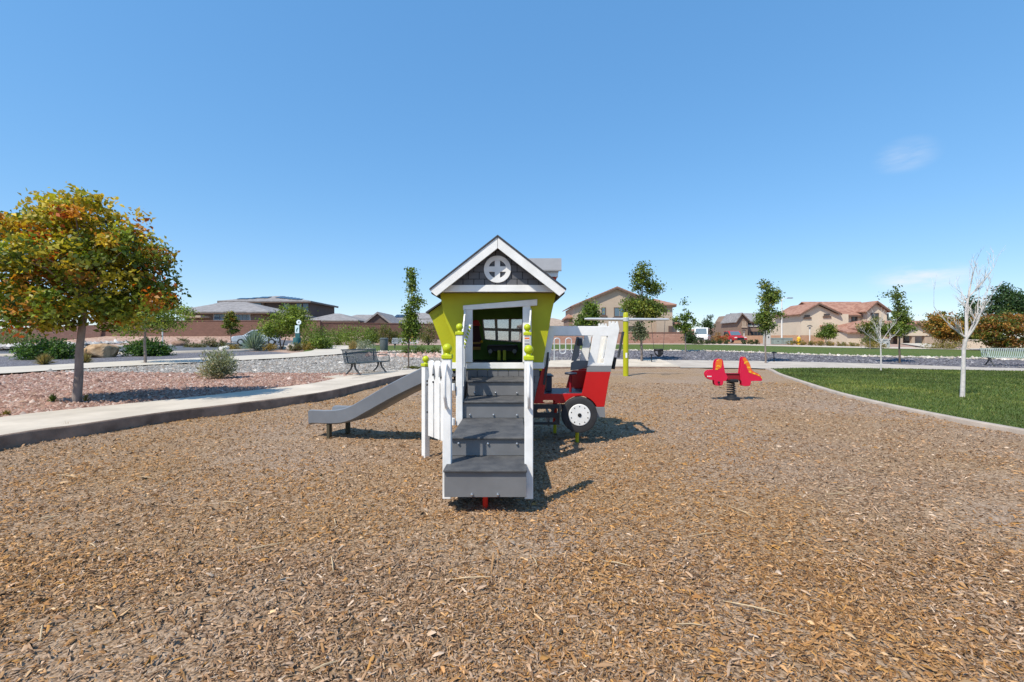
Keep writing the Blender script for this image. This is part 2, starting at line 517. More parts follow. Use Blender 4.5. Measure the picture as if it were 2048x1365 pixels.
M['g_grey'] = mat_gravel('grey_gravel', [(0.13, 0.12, 0.11), (0.235, 0.215, 0.195), (0.32, 0.30, 0.275), (0.41, 0.39, 0.36)], 24, 0.4, 0.7, 0.03,
                         [(0.15, 0.13, 0.105), (0.25, 0.22, 0.18), (0.33, 0.295, 0.25), (0.40, 0.37, 0.32)])
M['g_dark'] = mat_gravel('dark_gravel', [(0.075, 0.072, 0.085), (0.125, 0.12, 0.135), (0.17, 0.162, 0.178), (0.27, 0.26, 0.275)], 20, 0.4, 0.8, 0.04)
M['g_desert'] = mat_gravel('desert_gravel', [(0.25, 0.15, 0.115), (0.34, 0.215, 0.165), (0.40, 0.265, 0.21), (0.47, 0.34, 0.28)], 5, 0.1, 0.5, 0.05,
                           [(0.28, 0.185, 0.14), (0.36, 0.24, 0.185), (0.42, 0.30, 0.235), (0.46, 0.35, 0.29)])
M['g_lawn'] = mat_gravel('lawn_turf', [(0.045, 0.075, 0.014), (0.065, 0.105, 0.02), (0.09, 0.135, 0.027), (0.125, 0.165, 0.038)], 30, 0.35, 0.6, 0.03,
                         [(0.055, 0.08, 0.016), (0.085, 0.115, 0.024), (0.115, 0.14, 0.034), (0.15, 0.17, 0.046)])
# ---------------------------------------------------------------- terrain
LP = ([-50, 14, 20, 26, 36, 50, 56, 60, 80, 200, 700], [.15, .15, .28, .42, .6, .88, 1.15, 2.0, 2.15, 3.0, 6.0])
RP = ([-50, 21.5, 23, 27, 34, 50, 65, 100, 700], [0, 0, .10, .35, .58, .88, 1.0, 1.3, 3.0])
def Zt(x, y):
    x = np.asarray(x, float); y = np.asarray(y, float)
    w = np.clip((-x / np.maximum(y, 12) - 0.12) / 0.22, 0, 1); w = w * w * (3 - 2 * w)
    return np.interp(y, *LP) * w + np.interp(y, *RP) * (1 - w)

CHIP_L = crom([(-6.3, -5), (-6.25, 2), (-6.07, 5.33), (-5.82, 6.05), (-5.5, 7.1), (-4.95, 8.1), (-4.2, 9.75), (-3.9, 12), (-3.7, 14.4), (-3.0, 17), (-1.5, 19.2), (1, 20.8), (4, 21.5), (8, 21.4)])
CHIP_R = crom([(7.5, -5), (7.2, 2), (7.12, 6.3), (7.2, 7.8), (7.45, 9.3), (7.95, 11.2), (8.95, 14), (10.2, 17.3), (11.5, 20.3), (11.0, 21.0), (8.05, 21.42)])
CHIP_POLY = np.vstack([CHIP_L, CHIP_R[::-1]])
PAVE_OUT = crom([(-8.6, -5), (-8.1, 2), (-7.57, 6.4), (-7.3, 7.33), (-6.65, 8.5), (-6.0, 9.95), (-5.3, 12), (-5.3, 14.5), (-4.6, 17.2), (-2.7, 20.6), (0.5, 23.4), (4.2, 24.8), (8.2, 24.9)])
PATH_FRONT = crom([(8, 21.4), (11.0, 21.0), (11.62, 20.55), (13.5, 21.0), (16, 20.9), (21.4, 18.9), (28, 15)])
PATH_BACK = crom([(8.2, 24.9), (11.6, 24.5), (14, 24.2), (18, 23.2), (23, 21.2), (30.5, 17)])

def sheet(name, A, B, nu, nv, zf, m, kind='structure', smooth=True):
    V, F = loft(A, B, nu, nv, zf)
    o = mesh_np(name, V, F, m, smooth=smooth)
    o['kind'] = kind
    return o

# base ground to the horizon
ys = np.r_[np.arange(-30, 70, 1.0), np.arange(70, 140, 4.0), np.linspace(140, 900, 30)]
xs = np.r_[np.linspace(-1200, -90, 24), np.arange(-88, 88.1, 1.0), np.linspace(90, 1200, 24)]
GX, GY = np.meshgrid(xs, ys)
GZ = Zt(GX, GY) - 0.07
lb = np.interp(GY, CHIP_L[:, 1], CHIP_L[:, 0]); rb = np.interp(GY, CHIP_R[:70, 1], CHIP_R[:70, 0])
inside = (GY < 23) & (GX > lb - 1.3) & (GX < rb + 0.8)
GZ = np.where(inside, np.minimum(GZ, -0.14), GZ)
GZ = GZ + np.where(GY > 62, (vnoise(GX, GY, 0.05, 3) - 0.5) * 0.3, 0)
nx = len(xs); ny = len(ys)
i, j = np.meshgrid(np.arange(ny - 1), np.arange(nx - 1), indexing='ij')
a = (i * nx + j).ravel()
o = mesh_np('ground', np.stack([GX.ravel(), GY.ravel(), GZ.ravel()], 1), np.stack([a, a + 1, a + nx + 1, a + nx], 1), M['g_desert'], smooth=True)
o['kind'] = 'structure'

def chip_z(x, y):
    return 0.035 * (vnoise(x, y, 0.9, 1) - 0.5) + 0.02 * (vnoise(x, y, 2.7, 2) - 0.5)
sheet('wood_chip_bed', CHIP_L, CHIP_R, 160, 80, chip_z, M['g_chips'])

# left pavement: slab with a tall kerb face towards the chips, running on as the far path
def pave_z(x, y):
    return np.interp(y, [-5, 13, 17, 20.5], [.18, .18, .17, .08]) + np.where(y > 20.5, Zt(x, y) - Zt(x, 20.5), 0)
def slab(name, A, B, nu, nv, zf, m, skirt=0.4, skirt_m=None, edge=0.02):
    V, F = loft(A, B, nu, nv, zf)
    o = mesh_np(name, V, F, m, smooth=False); o['kind'] = 'structure'
    return o
PI_ = resample(CHIP_L, 200); PO_ = resample(PAVE_OUT, 200)
slab('pavement', PI_ + np.array([-0.02, 0.0]), PO_, 200, 6, pave_z, M['concrete'])
# the kerb face: rounded nose and vertical wall
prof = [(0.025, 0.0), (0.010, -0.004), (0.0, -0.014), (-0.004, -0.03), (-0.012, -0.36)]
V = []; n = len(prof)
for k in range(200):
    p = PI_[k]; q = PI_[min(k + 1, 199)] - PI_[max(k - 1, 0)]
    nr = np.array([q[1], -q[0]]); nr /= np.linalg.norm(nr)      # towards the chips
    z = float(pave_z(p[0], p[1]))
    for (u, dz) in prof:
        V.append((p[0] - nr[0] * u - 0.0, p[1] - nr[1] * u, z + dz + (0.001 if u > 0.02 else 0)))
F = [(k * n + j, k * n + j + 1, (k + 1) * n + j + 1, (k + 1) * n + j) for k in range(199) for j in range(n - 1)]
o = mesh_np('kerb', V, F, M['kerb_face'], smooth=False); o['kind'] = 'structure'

slab('path', PATH_FRONT, PATH_BACK, 90, 5, lambda x, y: Zt(x, y) + 0.04, M['path_tan'])

# right kerb: a low mow strip between chips and lawn
KR = CHIP_R[:66]
KR = resample(KR, 150)
prof = [(-0.002, -0.12), (0.0, 0.045), (0.01, 0.058), (0.025, 0.062), (0.12, 0.062), (0.135, 0.05), (0.14, -0.1)]
V = []; n = len(prof)
for k in range(150):
    p = KR[k]; q = KR[min(k + 1, 149)] - KR[max(k - 1, 0)]
    nr = np.array([q[1], -q[0]]); nr /= np.linalg.norm(nr)      # to the lawn side
    for (u, z) in prof: V.append((p[0] + nr[0] * u, p[1] + nr[1] * u, z))
F = [(k * n + j, (k + 1) * n + j, (k + 1) * n + j + 1, k * n + j + 1) for k in range(149) for j in range(n - 1)]
o = mesh_np('lawn_kerb', V, F, M['kerb'], smooth=True); o['kind'] = 'structure'

# lawns
LA = []
for k in range(150):
    p = KR[k]; q = KR[min(k + 1, 149)] - KR[max(k - 1, 0)]
    nr = np.array([q[1], -q[0]]); nr /= np.linalg.norm(nr)
    LA.append(p + nr * 0.138)
LA = np.array(LA)
LB = np.vstack([crom([(30, -5), (30, 4), (29, 12), (27.9, 15)])[:-1], PATH_FRONT[::-1][1:34]])
NEAR_LAWN = np.vstack([LA, LB[::-1]])
lawn_z = lambda x, y: 0.035 + 0.03 * (vnoise(x, y, 0.5, 7) - 0.5) - 0.0 * x
sheet('lawn', LA, LB, 120, 50, lawn_z, M['g_lawn'])
COB = crom([(-14, 30), (-7, 32.5), (0, 33.8), (4.8, 34), (13.8, 33), (18, 29.8), (20.9, 27.4), (28.8, 25), (36, 21.5), (46, 15)])
LOUT = crom([(-19, 42), (-12, 47), (0, 50), (10, 51), (20.9, 49.5), (29.4, 39), (34.5, 34.5), (44, 29), (58, 20)])
sheet('lawn', COB, LOUT, 90, 20, lambda x, y: Zt(x, y) + 0.03, M['g_lawn'])
# gravel beds
GB_F = np.vstack([PAVE_OUT[-30:-1], PATH_BACK])
sheet('dark_gravel_bed', GB_F, crom([(-6, 32), (0, 33.8), (4.8, 34), (13.8, 33), (18, 29.8), (20.9, 27.4), (28.8, 25), (36, 21)]), 90, 12, lambda x, y: Zt(x, y) + 0.0, M['g_dark'])
WP_N = crom([(-22, 9), (-19, 12.2), (-16.9, 14.9), (-16, 17.3), (-13.9, 20.6), (-12, 23.3), (-10.9, 26), (-10.5, 28)])
WP_F = crom([(-27, 11.5), (-23, 15), (-19.9, 17.6), (-18.4, 20.4), (-16.2, 23.9), (-14.8, 26.5), (-13.6, 29), (-13.2, 31)])
PAV_A = PAVE_OUT[PAVE_OUT[:, 1] < 15.6]
PAV_B = PAVE_OUT[(PAVE_OUT[:, 1] >= 15.2)][:34]
left_z = lambda x, y: Zt(x, y) + 0.0 + 0.03 * (vnoise(x, y, 0.7, 9) - 0.5)
PINK_B = crom([(-34, -5), (-28, 4), (-22, 9), (-19, 12.2), (-16.9, 14.9), (-16.4, 16.2)])
sheet('red_gravel_bed', PAV_A, PINK_B, 80, 40, left_z, M['g_pink'])
sheet('grey_gravel_bed', PAV_B, crom([(-16.5, 15.9), (-16, 17.3), (-13.9, 20.6), (-12, 23.3), (-10.9, 26), (-9.5, 30), (-6, 32)]), 60, 30, left_z, M['g_grey'])
sheet('path', WP_N, WP_F, 60, 5, lambda x, y: Zt(x, y) + 0.06, M['concrete_far'])
sheet('path', crom([(-10.7, 27.5), (-11.0, 34), (-12.6, 40), (-16.0, 46)]), crom([(-14.0, 27.8), (-15.0, 34), (-18.5, 40), (-24, 45)]), 30, 5, lambda x, y: Zt(x, y) + 0.05, M['concrete_far'])
RD_N = crom([(-70, 14), (-45, 21.5), (-32, 25.5), (-24, 29.5), (-20.5, 34), (-20, 39), (-22, 46), (-24, 56)])
RD_F = crom([(-90, 30), (-62, 35), (-50, 38), (-41, 42), (-36, 46), (-33.5, 50), (-32.5, 54), (-32.5, 58)])
sheet('dark_gravel_bed', WP_F[:49], crom([(-60, 14), (-45, 20.8), (-32, 24.8), (-23, 29), (-18, 33)]), 50, 16, lambda x, y: Zt(x, y) + 0.0, M['g_dark'])
sheet('road', RD_N, RD_F, 60, 14, lambda x, y: Zt(x, y) + 0.02, M['asphalt'])
def strip(name, A, w, zf, m, nu=80, h=0.13):
    A = resample(A, nu); V = []; n = 4
    for k in range(nu):
        p = A[k]; q = A[min(k + 1, nu - 1)] - A[max(k - 1, 0)]
        nr = np.array([q[1], -q[0]]); nr /= np.linalg.norm(nr)
        z = float(zf(p[0], p[1]))
        for u, dz in ((0, -0.1), (0, h), (w, h), (w, -0.1)): V.append((p[0] + nr[0] * u, p[1] + nr[1] * u, z + dz))
    F = [(k * n + j, (k + 1) * n + j, (k + 1) * n + j + 1, k * n + j + 1) for k in range(nu - 1) for j in range(n - 1)]
    o = mesh_np(name, V, F, m); o['kind'] = 'structure'; return o
strip('road_kerb', RD_N, 0.3, Zt, M['concrete_far'])
strip('road_kerb', RD_F, -0.3, Zt, M['concrete_far'])
# pale sidewalk and yard strip behind the far lawn
YARD = crom([(-10, 52), (0, 54), (10, 55), (21, 54), (31, 43), (37, 38), (46, 32.5), (60, 24)])
sheet('sidewalk', LOUT[12:], YARD, 70, 4, lambda x, y: Zt(x, y) + 0.06, M['concrete_far'])

# ---------------------------------------------------------------- scattered ground pieces
rng = np.random.default_rng(3)
def cam_scatter(n, y0, y1, half, p=1.0):
    """points spread so that there are more of them close to the place one stands"""
    y = y0 * (y1 / y0) ** rng.random(n) if p == 1 else np.sqrt(y0 ** 2 + rng.random(n) * (y1 ** 2 - y0 ** 2))
    x = (rng.random(n) * 2 - 1) * (half * y + 0.9)
    return x, y
# wood chips
x1, y1 = cam_scatter(90000, 1.2, 2.7, 1.22, p=2)
x2, y2 = cam_scatter(185000, 2.7, 14.0, 1.2)
x = np.r_[x1, x2]; y = np.r_[y1, y2]
k = in_poly(x, y, CHIP_POLY)
# worn patches, thinner in chips: at the slide's end, the foot of the stairs and here and there
worn = np.exp(-(((x + 2.9) / 0.55) ** 2 + ((y - 6.0) / 0.5) ** 2)) + np.exp(-(((x + 0.2) / 0.55) ** 2 + ((y - 2.75) / 0.32) ** 2)) + np.clip((vnoise(x, y, 0.75, 51) * 0.65 + vnoise(x, y, 2.3, 52) * 0.35 - 0.62) / 0.12, 0, 1)
k &= rng.random(len(x)) > 0.55 * np.clip(worn, 0, 1)
x = x[k]; y = y[k]
N = len(x)
L = rng.lognormal(math.log(0.0112), 0.42, N) * (1 + 0.07 * np.maximum(y - 2.5, 0))
W = np.clip(L * rng.uniform(0.18, 0.5, N), 0.002, 0.008 * (1 + 0.06 * y))
T = np.clip(W * rng.uniform(0.3, 0.9, N), 0.0015, 0.01)
ang = rng.random(N) * 2 * np.pi
til = rng.normal(0, 0.24, N); rol = rng.normal(0, 0.3, N)
ca, sa = np.cos(ang), np.sin(ang)
U = np.stack([ca * np.cos(til), sa * np.cos(til), np.sin(til)], 1)
Wv = np.stack([-sa * np.cos(rol), ca * np.cos(rol), np.sin(rol)], 1)
Nv = np.cross(U, Wv)
C0 = np.stack([x, y, chip_z(x, y) + 0.002 + np.abs(np.sin(til)) * L * 0.5 + rng.random(N) * 0.010], 1)
def comb(a, b, c): return C0 + U * (a * L)[:, None] + Wv * (b * W)[:, None] + Nv * (c * T)[:, None]
e1 = rng.uniform(0.55, 1, N); e2 = rng.uniform(0.55, 1, N); bend = rng.normal(0, 0.6, N)
P = [comb(-np.ones(N), -0.55 * e1, bend * 0), comb(-e1 * 0.95, 0.6 * e2, bend * 0), comb(e2 * 0.97, 0.62 * e1, bend * 0), comb(np.ones(N), -0.5 * e2, bend * 0),
     comb(-0.35 * e2, 0.05 * e1 - 0.6, 1.0 + bend), comb(0.4 * e1, 0.12 * e2, 1.3 + bend)]
V = np.stack(P, 1).reshape(-1, 3)
b = np.arange(N)[:, None] * 6
FT = np.concatenate([b + np.array(t)[None] for t in ((0, 3, 5), (0, 5, 4), (3, 2, 5), (2, 1, 5), (5, 1, 4), (1, 0, 4))], 0)
warm = np.clip((vnoise(x, y, 0.55, 21) * 0.6 + vnoise(x, y, 1.7, 22) * 0.4 - 0.28) / 0.4, 0, 1) - np.clip((x - 2.0) / 9, 0, 0.35) + 0.12
warm = np.clip(warm, 0, 1)
c_w = pick([(0.33, 0.20, 0.092), (0.41, 0.265, 0.135), (0.26, 0.145, 0.06), (0.38, 0.22, 0.075), (0.49, 0.36, 0.215), (0.14, 0.08, 0.04)], [5, 4, 3.5, 2, 0.9, 1.6], N, rng)
c_g = pick([(0.32, 0.22, 0.135), (0.39, 0.29, 0.20), (0.24, 0.155, 0.09), (0.33, 0.255, 0.19), (0.50, 0.42, 0.33), (0.14, 0.09, 0.055)], [4, 4, 3, 2.5, 1.0, 1.6], N, rng)
sel = (rng.random(N) < warm)[:, None]
cc = np.where(sel, c_w, c_g) * np.array([1.08, 0.965, 0.895])
o = mesh_np('wood_chips', V, FT, M['chip'], cols=np.repeat(cc, 6, 0))
tag(o, 'loose tan and grey wood chips covering the playground', 'wood chips', kind='stuff')
# a few long splinters and twigs
def stones(name, x, y, z, size, cols, m, label, cat, flat=0.65):
    N = len(x)
    base = np.array([(1, 0, 0), (0.3, 0.95, 0), (-0.8, 0.6, 0), (-0.85, -0.5, 0), (0.25, -0.95, 0), (0.1, 0.05, 1.0)], float)
    a = rng.random(N) * 2 * np.pi
    jit = 1 + rng.normal(0, 0.2, (N, 6, 3))
    B = base[None] * jit
    B[:, 5, :2] += rng.normal(0, 0.25, (N, 2))
    ca, sa = np.cos(a)[:, None], np.sin(a)[:, None]
    X = (B[..., 0] * ca - B[..., 1] * sa * 0.75) * size[:, None]
    Y = (B[..., 0] * sa + B[..., 1] * ca * 0.75) * size[:, None]
    Zv = B[..., 2] * flat * size[:, None] + rng.normal(0, 0.12, (N, 6)) * size[:, None]
    V = np.stack([X + x[:, None], Y + y[:, None], Zv + z[:, None]], 2).reshape(-1, 3)
    b = np.arange(N)[:, None] * 6
    F = np.concatenate([b + np.array(t)[None] for t in ((0, 1, 5), (1, 2, 5), (2, 3, 5), (3, 4, 5), (4, 0, 5))], 0)
    o = mesh_np(name, V, F, m, cols=np.repeat(cols, 6, 0))
    return tag(o, label, cat, kind='stuff')
# red crushed rock left of the pavement
PINK_POLY = np.vstack([PAV_A, PINK_B[::-1]])
y = 5.5 * (17.0 / 5.5) ** rng.random(70000); x = -y * rng.uniform(0.25, 1.32, 70000)
k = in_poly(x, y, PINK_POLY); x = x[k]; y = y[k]
sz = rng.lognormal(math.log(0.021), 0.4, len(x)) * (0.7 + y / 22)
stones('red_gravel', x, y, left_z(x, y) + 0.002, sz, pick([(0.29, 0.165, 0.125), (0.38, 0.25, 0.20), (0.20, 0.108, 0.08), (0.46, 0.36, 0.31), (0.32, 0.205, 0.15)], [4, 3.5, 3, 1.2, 2], len(x), rng),
       M['stone'], 'pinkish red crushed rock beside the pavement', 'gravel')
# grey gravel beyond the bench
GREY_POLY = np.vstack([PAV_B, crom([(-16.5, 15.9), (-16, 17.3), (-13.9, 20.6), (-12, 23.3), (-10.9, 26), (-6, 30)])[::-1]])
y = 14.8 * (30 / 14.8) ** rng.random(40000); x = rng.uniform(-17, -1, 40000)
k = in_poly(x, y, GREY_POLY); x = x[k]; y = y[k]
stones('grey_gravel', x, y, left_z(x, y) + 0.002, rng.lognormal(math.log(0.035), 0.4, len(x)), pick([(0.24, 0.225, 0.205), (0.33, 0.31, 0.29), (0.18, 0.165, 0.15), (0.46, 0.43, 0.39), (0.30, 0.24, 0.19)], [4, 4, 2, 1.5, 1.5], len(x), rng),
       M['stone'], 'grey crushed stone behind the dark slatted bench', 'gravel')
# dark gravel stones
y = rng.uniform(21.5, 34, 30000); x = rng.uniform(-2, 34, 30000)
DG = np.vstack([GB_F, crom([(-6, 32), (0, 33.8), (4.8, 34), (13.8, 33), (18, 29.8), (20.9, 27.4), (28.8, 25), (36, 21)])[::-1]])
k = in_poly(x, y, DG); x = x[k]; y = y[k]
stones('dark_gravel', x, y, Zt(x, y) + 0.003, rng.lognormal(math.log(0.05), 0.35, len(x)), pick([(0.11, 0.105, 0.12), (0.155, 0.15, 0.165), (0.22, 0.21, 0.225), (0.09, 0.085, 0.10)], [4, 4, 2, 2], len(x), rng),
       M['stone'], 'dark blue grey crushed stone beside the far lawn', 'gravel')
# pale cobbles along the lawn edge
cb = resample(COB[5:], 2200)
x = cb[:, 0] + rng.normal(0, 0.10, 2200); y = cb[:, 1] + rng.normal(0, 0.32, 2200)
stones('cobbles', x, y, Zt(x, y) + 0.03, rng.uniform(0.05, 0.14, 2200), pick([(0.46, 0.41, 0.35), (0.52, 0.48, 0.42), (0.35, 0.30, 0.25), (0.42, 0.34, 0.28)], [4, 3, 2, 2], 2200, rng), M['stone'], 'pale cobbles edging the far lawn', 'cobbles', flat=0.6)
# reddish rocks near the young tree behind the bench
n = 420
x = rng.uniform(-8.5, -1.0, n); y = 26.5 + rng.uniform(0, 3.4, n) + 0.12 * x
stones('red_rocks', x, y, Zt(x, y) + 0.0, rng.uniform(0.05, 0.2, n), pick([(0.42, 0.28, 0.225), (0.50, 0.37, 0.31), (0.33, 0.20, 0.155)], [4, 3, 3], n, rng), M['stone'], 'reddish rocks strewn beyond the slatted bench', 'rocks', flat=0.9)
# grass blades
def blades(name, x, y, z, h, w, cols, label):
    N = len(x); a = rng.random(N) * 2 * np.pi
    ln = rng.normal(0, 0.45, (N, 2)) * h[:, None]
    d = np.stack([np.cos(a), np.sin(a)], 1) * w[:, None]
    p0 = np.stack([x - d[:, 0], y - d[:, 1], z], 1); p1 = np.stack([x + d[:, 0], y + d[:, 1], z], 1)
    p2 = np.stack([x + ln[:, 0], y + ln[:, 1], z + h], 1)
    V = np.stack([p0, p1, p2], 1).reshape(-1, 3); F = np.arange(3 * N).reshape(-1, 3)
    o = mesh_np(name, V, F, M['blade'], cols=np.repeat(cols, 3, 0))
    return tag(o, label, 'grass', kind='stuff')
n = 150000
y = 5.8 * (21.5 / 5.8) ** rng.random(n); x = rng.uniform(7.0, 26, n)
k = in_poly(x, y, NEAR_LAWN); x = x[k]; y = y[k]
pt = vnoise(x, y, 0.45, 31)[:, None] * 0.5 + vnoise(x, y, 1.6, 33)[:, None] * 0.5
c = pick([(0.075, 0.125, 0.022), (0.10, 0.155, 0.03), (0.05, 0.09, 0.017), (0.17, 0.185, 0.05)], [4, 4, 3, 1], len(x), rng) * (0.5 + 1.05 * pt) * np.array([1, 1, 1]) + np.clip(pt - 0.5, 0, 1) * np.array([0.10, 0.05, 0.0])
c = c * np.array([1.25, 1.08, 1.2])
blades('grass', x, y, lawn_z(x, y) - 0.004, rng.uniform(0.03, 0.065, len(x)), 0.0035 * (0.5 + y / 6), c, 'mown green turf inside the curved concrete edging')
# ---------------------------------------------------------------- the play structure
PS = thing('play_structure', 'lime green toy playhouse with grey stairs, slide and red and white truck front', 'playhouse', (0, 5.0, 0))
def part(mb, name, m, parent=PS, bevel=0.004, smooth=False, label=None):
    o = mb.build(name, m, parent, bevel=bevel, smooth=smooth)
    if label: o['label'] = label
    return o
SX0, SX1 = -0.50, 0.106
steps = [(3.31, 0.147, 0.353, 3.70), (3.70, 0.353, 0.51, 4.62), (4.60, 0.51, 0.684, 5.08), (5.07, 0.684, 0.853, 5.59)]
for k, (y0, zb, zt, yb) in enumerate(steps):
    x1 = SX1 if k < 2 else SX1 + 0.03
    part(MB().box(SX0, x1, y0 + 0.012, y0 + 0.032, zb + (0.002 if k else 0), zt - 0.020), 'riser', M['riser'], bevel=0.002)
    part(MB().box(SX0 - 0.006, x1 + 0.006, y0 - 0.012, yb + 0.02, zt - 0.019, zt), 'tread', M['tread'], bevel=0.006)
bolts = [(943.7, 990, 3.31), (995.6, 990, 3.31), (917, 887.5, 3.70), (976, 888, 3.70), (1034, 888, 3.70), (940, 830.5, 4.60), (987, 830.5, 4.60), (1034, 831, 4.60),
         (948.5, 785.6, 5.07), (991, 786, 5.07), (1034, 786.7, 5.07)]
for bx_, by_, d in bolts:
    part(MB().lathe([(0.004, -0.018), (0.009, -0.015), (0.011, -0.006), (0.011, 0.004)], (wx(bx_, d), d + 0.012, wz(by_, d)), 10, 'Y'), 'bolt', M['steel'], bevel=0, smooth=True)
# stepped side panels under the treads
for X in (SX0 - 0.002, SX1 - 0.02):
    prof = [(3.36, 0.15), (5.58, 0.15), (5.58, 0.83), (5.11, 0.83), (5.11, 0.66), (4.64, 0.66), (4.64, 0.485), (3.74, 0.485), (3.74, 0.33), (3.36, 0.33)]
    part(MB().plate(prof, (), lambda u, v, w, X=X: (X + w, u, v), 0.02), 'stringer', M['dark'], bevel=0.002)
# red feet
for fx, fy, zt in ((wx(970, 3.42), 3.46, 0.16), (-0.2, 4.4, 0.47), (-0.2, 5.3, 0.82)):
    part(MB().tube([(fx, fy, -0.1), (fx, fy, zt)], 0.021, 12), 'foot', M['red_foot'], smooth=True, bevel=0)
part(MB().box(wx(940, 3.34), wx(1000, 3.34), 3.345, 3.50, 0.139, 0.147), 'foot_bracket', M['red_foot'], bevel=0.001)
# posts with ball caps
def post(x, y, z0, z1, w=0.066, rz=0.0, r=0.037):
    p = part(MB().obox((x, y, (z0 + z1) / 2), (w, w, z1 - z0), rz), 'post', M['white'], bevel=0.006)
    c = MB()
    c.obox((x, y, z1 + 0.018), (w + 0.016, w + 0.016, 0.036), rz)
    part(c, 'cap_block', M['lime_ball'], p, bevel=0.008)
    c = MB()
    c.lathe([(0.026, 0.0), (0.020, 0.010), (0.022, 0.016)], (x, y, z1 + 0.034), 14)
    c.ball((x, y, z1 + 0.034 + 0.012 + r), r, 18, 12)
    part(c, 'ball_cap', M['lime_ball'], p, bevel=0, smooth=True)
    return p
pFL = post(-0.503, 3.50, 0.08, 1.16)
pFR = post(0.130, 3.50, 0.08, 1.15)
pML = post(-0.536, 4.60, 0.44, 1.36, 0.068)
pMR = post(0.158, 4.60, 0.44, 1.355, 0.068)
pSL = post(-0.965, 5.03, -0.1, 1.015, 0.068, math.radians(44), 0.037)
# white D handles on the front posts
for px_, pp in ((-0.503, pFL), (0.130, pFR)):
    path = [(px_, 3.455, 1.11), (px_ - 0.004, 3.44, 1.115), (px_ - 0.004, 3.40, 1.075), (px_ - 0.004, 3.385, 1.03), (px_ - 0.004, 3.385, 0.90), (px_ - 0.002, 3.40, 0.86), (px_, 3.44, 0.80), (px_, 3.465, 0.79)]
    part(MB().tube([tuple(p) for p in crom(path, 4)], 0.013, 10), 'handle', M['white'], pp, bevel=0, smooth=True)
# scalloped side panels between the middle posts and the house
def side_panel(X, slots, x_end):
    top = []
    for k in range(25):
        u = k / 24; y = 4.66 + u * 0.88
        z = 1.30 + 0.40 * u ** 1.3 + 0.018 * abs(math.sin(u * math.pi * 6))
        top.append((y, z))
    outer = [(4.64, 0.47), (5.56, 0.47)] + top[::-1]
    holes = []
    for a, b, z0, z1 in slots:
        holes.append([(a, z0), (b, z0), (b, z1), (a, z1)])
    f = lambda u, v, w: (X + (x_end - X) * (u - 4.6) / 0.96 + w, u, v)
    part(MB().plate(outer, holes, f, 0.018), 'side_panel', M['white'], bevel=0.003)
side_panel(-0.535, [(4.74, 4.84, 0.80, 1.22), (4.93, 5.05, 0.80, 1.28), (5.14, 5.26, 1.0, 1.36)], -0.585)
side_panel(0.150, [(4.74, 4.84, 0.80, 1.22), (4.93, 5.05, 0.80, 1.28), (5.14, 5.26, 0.95, 1.36)], 0.225)
# striped climbing rope and its hook by the door
rp = []
for k in range(60):
    t = k / 59
    rp.append((wx(941 - 11 * t, 5.35), 5.35 - 0.18 * t, wz(651 + 45 * t, 5.35)))
for ph, m_ in ((0, M['lime_ball']), (math.pi, M['white'])):
    pts = [(a + 0.010 * math.cos(ph + k * 0.75), b + 0.010 * math.sin(ph + k * 0.75), c) for k, (a, b, c) in enumerate(rp)]
    part(MB().tube(pts, 0.010, 6), 'rope', m_, bevel=0, smooth=True)
part(MB().box(-0.56, wx(943, 5.35), 5.34, 5.36, wz(652.5, 5.35), wz(650, 5.35)), 'hook', M['galv'], bevel=0.003)

# --- house
FW = 5.60
def fpx(pts, d): return PX(pts, d)
DOOR = [(944.3, 617), (1046, 612), (1046, 727), (944.3, 727)]
wall = MB().front(fpx([(877, 575), (1116, 575), (1112.5, 585), (1103, 627), (1086, 727), (1084, 742), (903, 742), (906, 712), (909, 695), (905, 674), (893, 648), (886, 623), (879.5, 584)], FW), FW, 0.035, [fpx(DOOR, FW)])
part(wall, 'front_wall', M['lime'])
# side walls and back wall
def sidewall(prof, y0, y1, t, name, m):
    n = len(prof); vs = []; fs = []
    for (x, z) in prof: vs += [(x, y0, z), (x, y1, z), (x + t, y1, z), (x + t, y0, z)]
    for k in range(n - 1):
        a = 4 * k
        for i in range(4):
            j = (i + 1) % 4
            fs.append((a + i, a + j, a + 4 + j, a + 4 + i))
    fs.append((0, 1, 2, 3)); fs.append(tuple(4 * (n - 1) + q for q in (3, 2, 1, 0)))
    part(MB().add(vs, fs), name, m, bevel=0.002)
sidewall(PX([(1112, 585), (1103, 627), (1086, 727), (1084, 742)], FW), FW + 0.036, 6.66, -0.03, 'side_wall', M['lime'])
sidewall(PX([(880, 584), (886, 623), (893, 648), (905, 674), (909, 695), (906, 712), (903, 742)], FW), FW + 0.036, 6.66, 0.03, 'side_wall', M['green_in'])
BWD = 6.66
WIN = [(964, 639), (1047, 637.5), (1044, 686), (968.5, 680)]
part(MB().front([(-0.79, 1.0), (0.56, 1.0), (0.56, 1.96), (-0.82, 1.96)], BWD, 0.03, [PX(WIN, BWD)]), 'back_wall', M['green_in'])
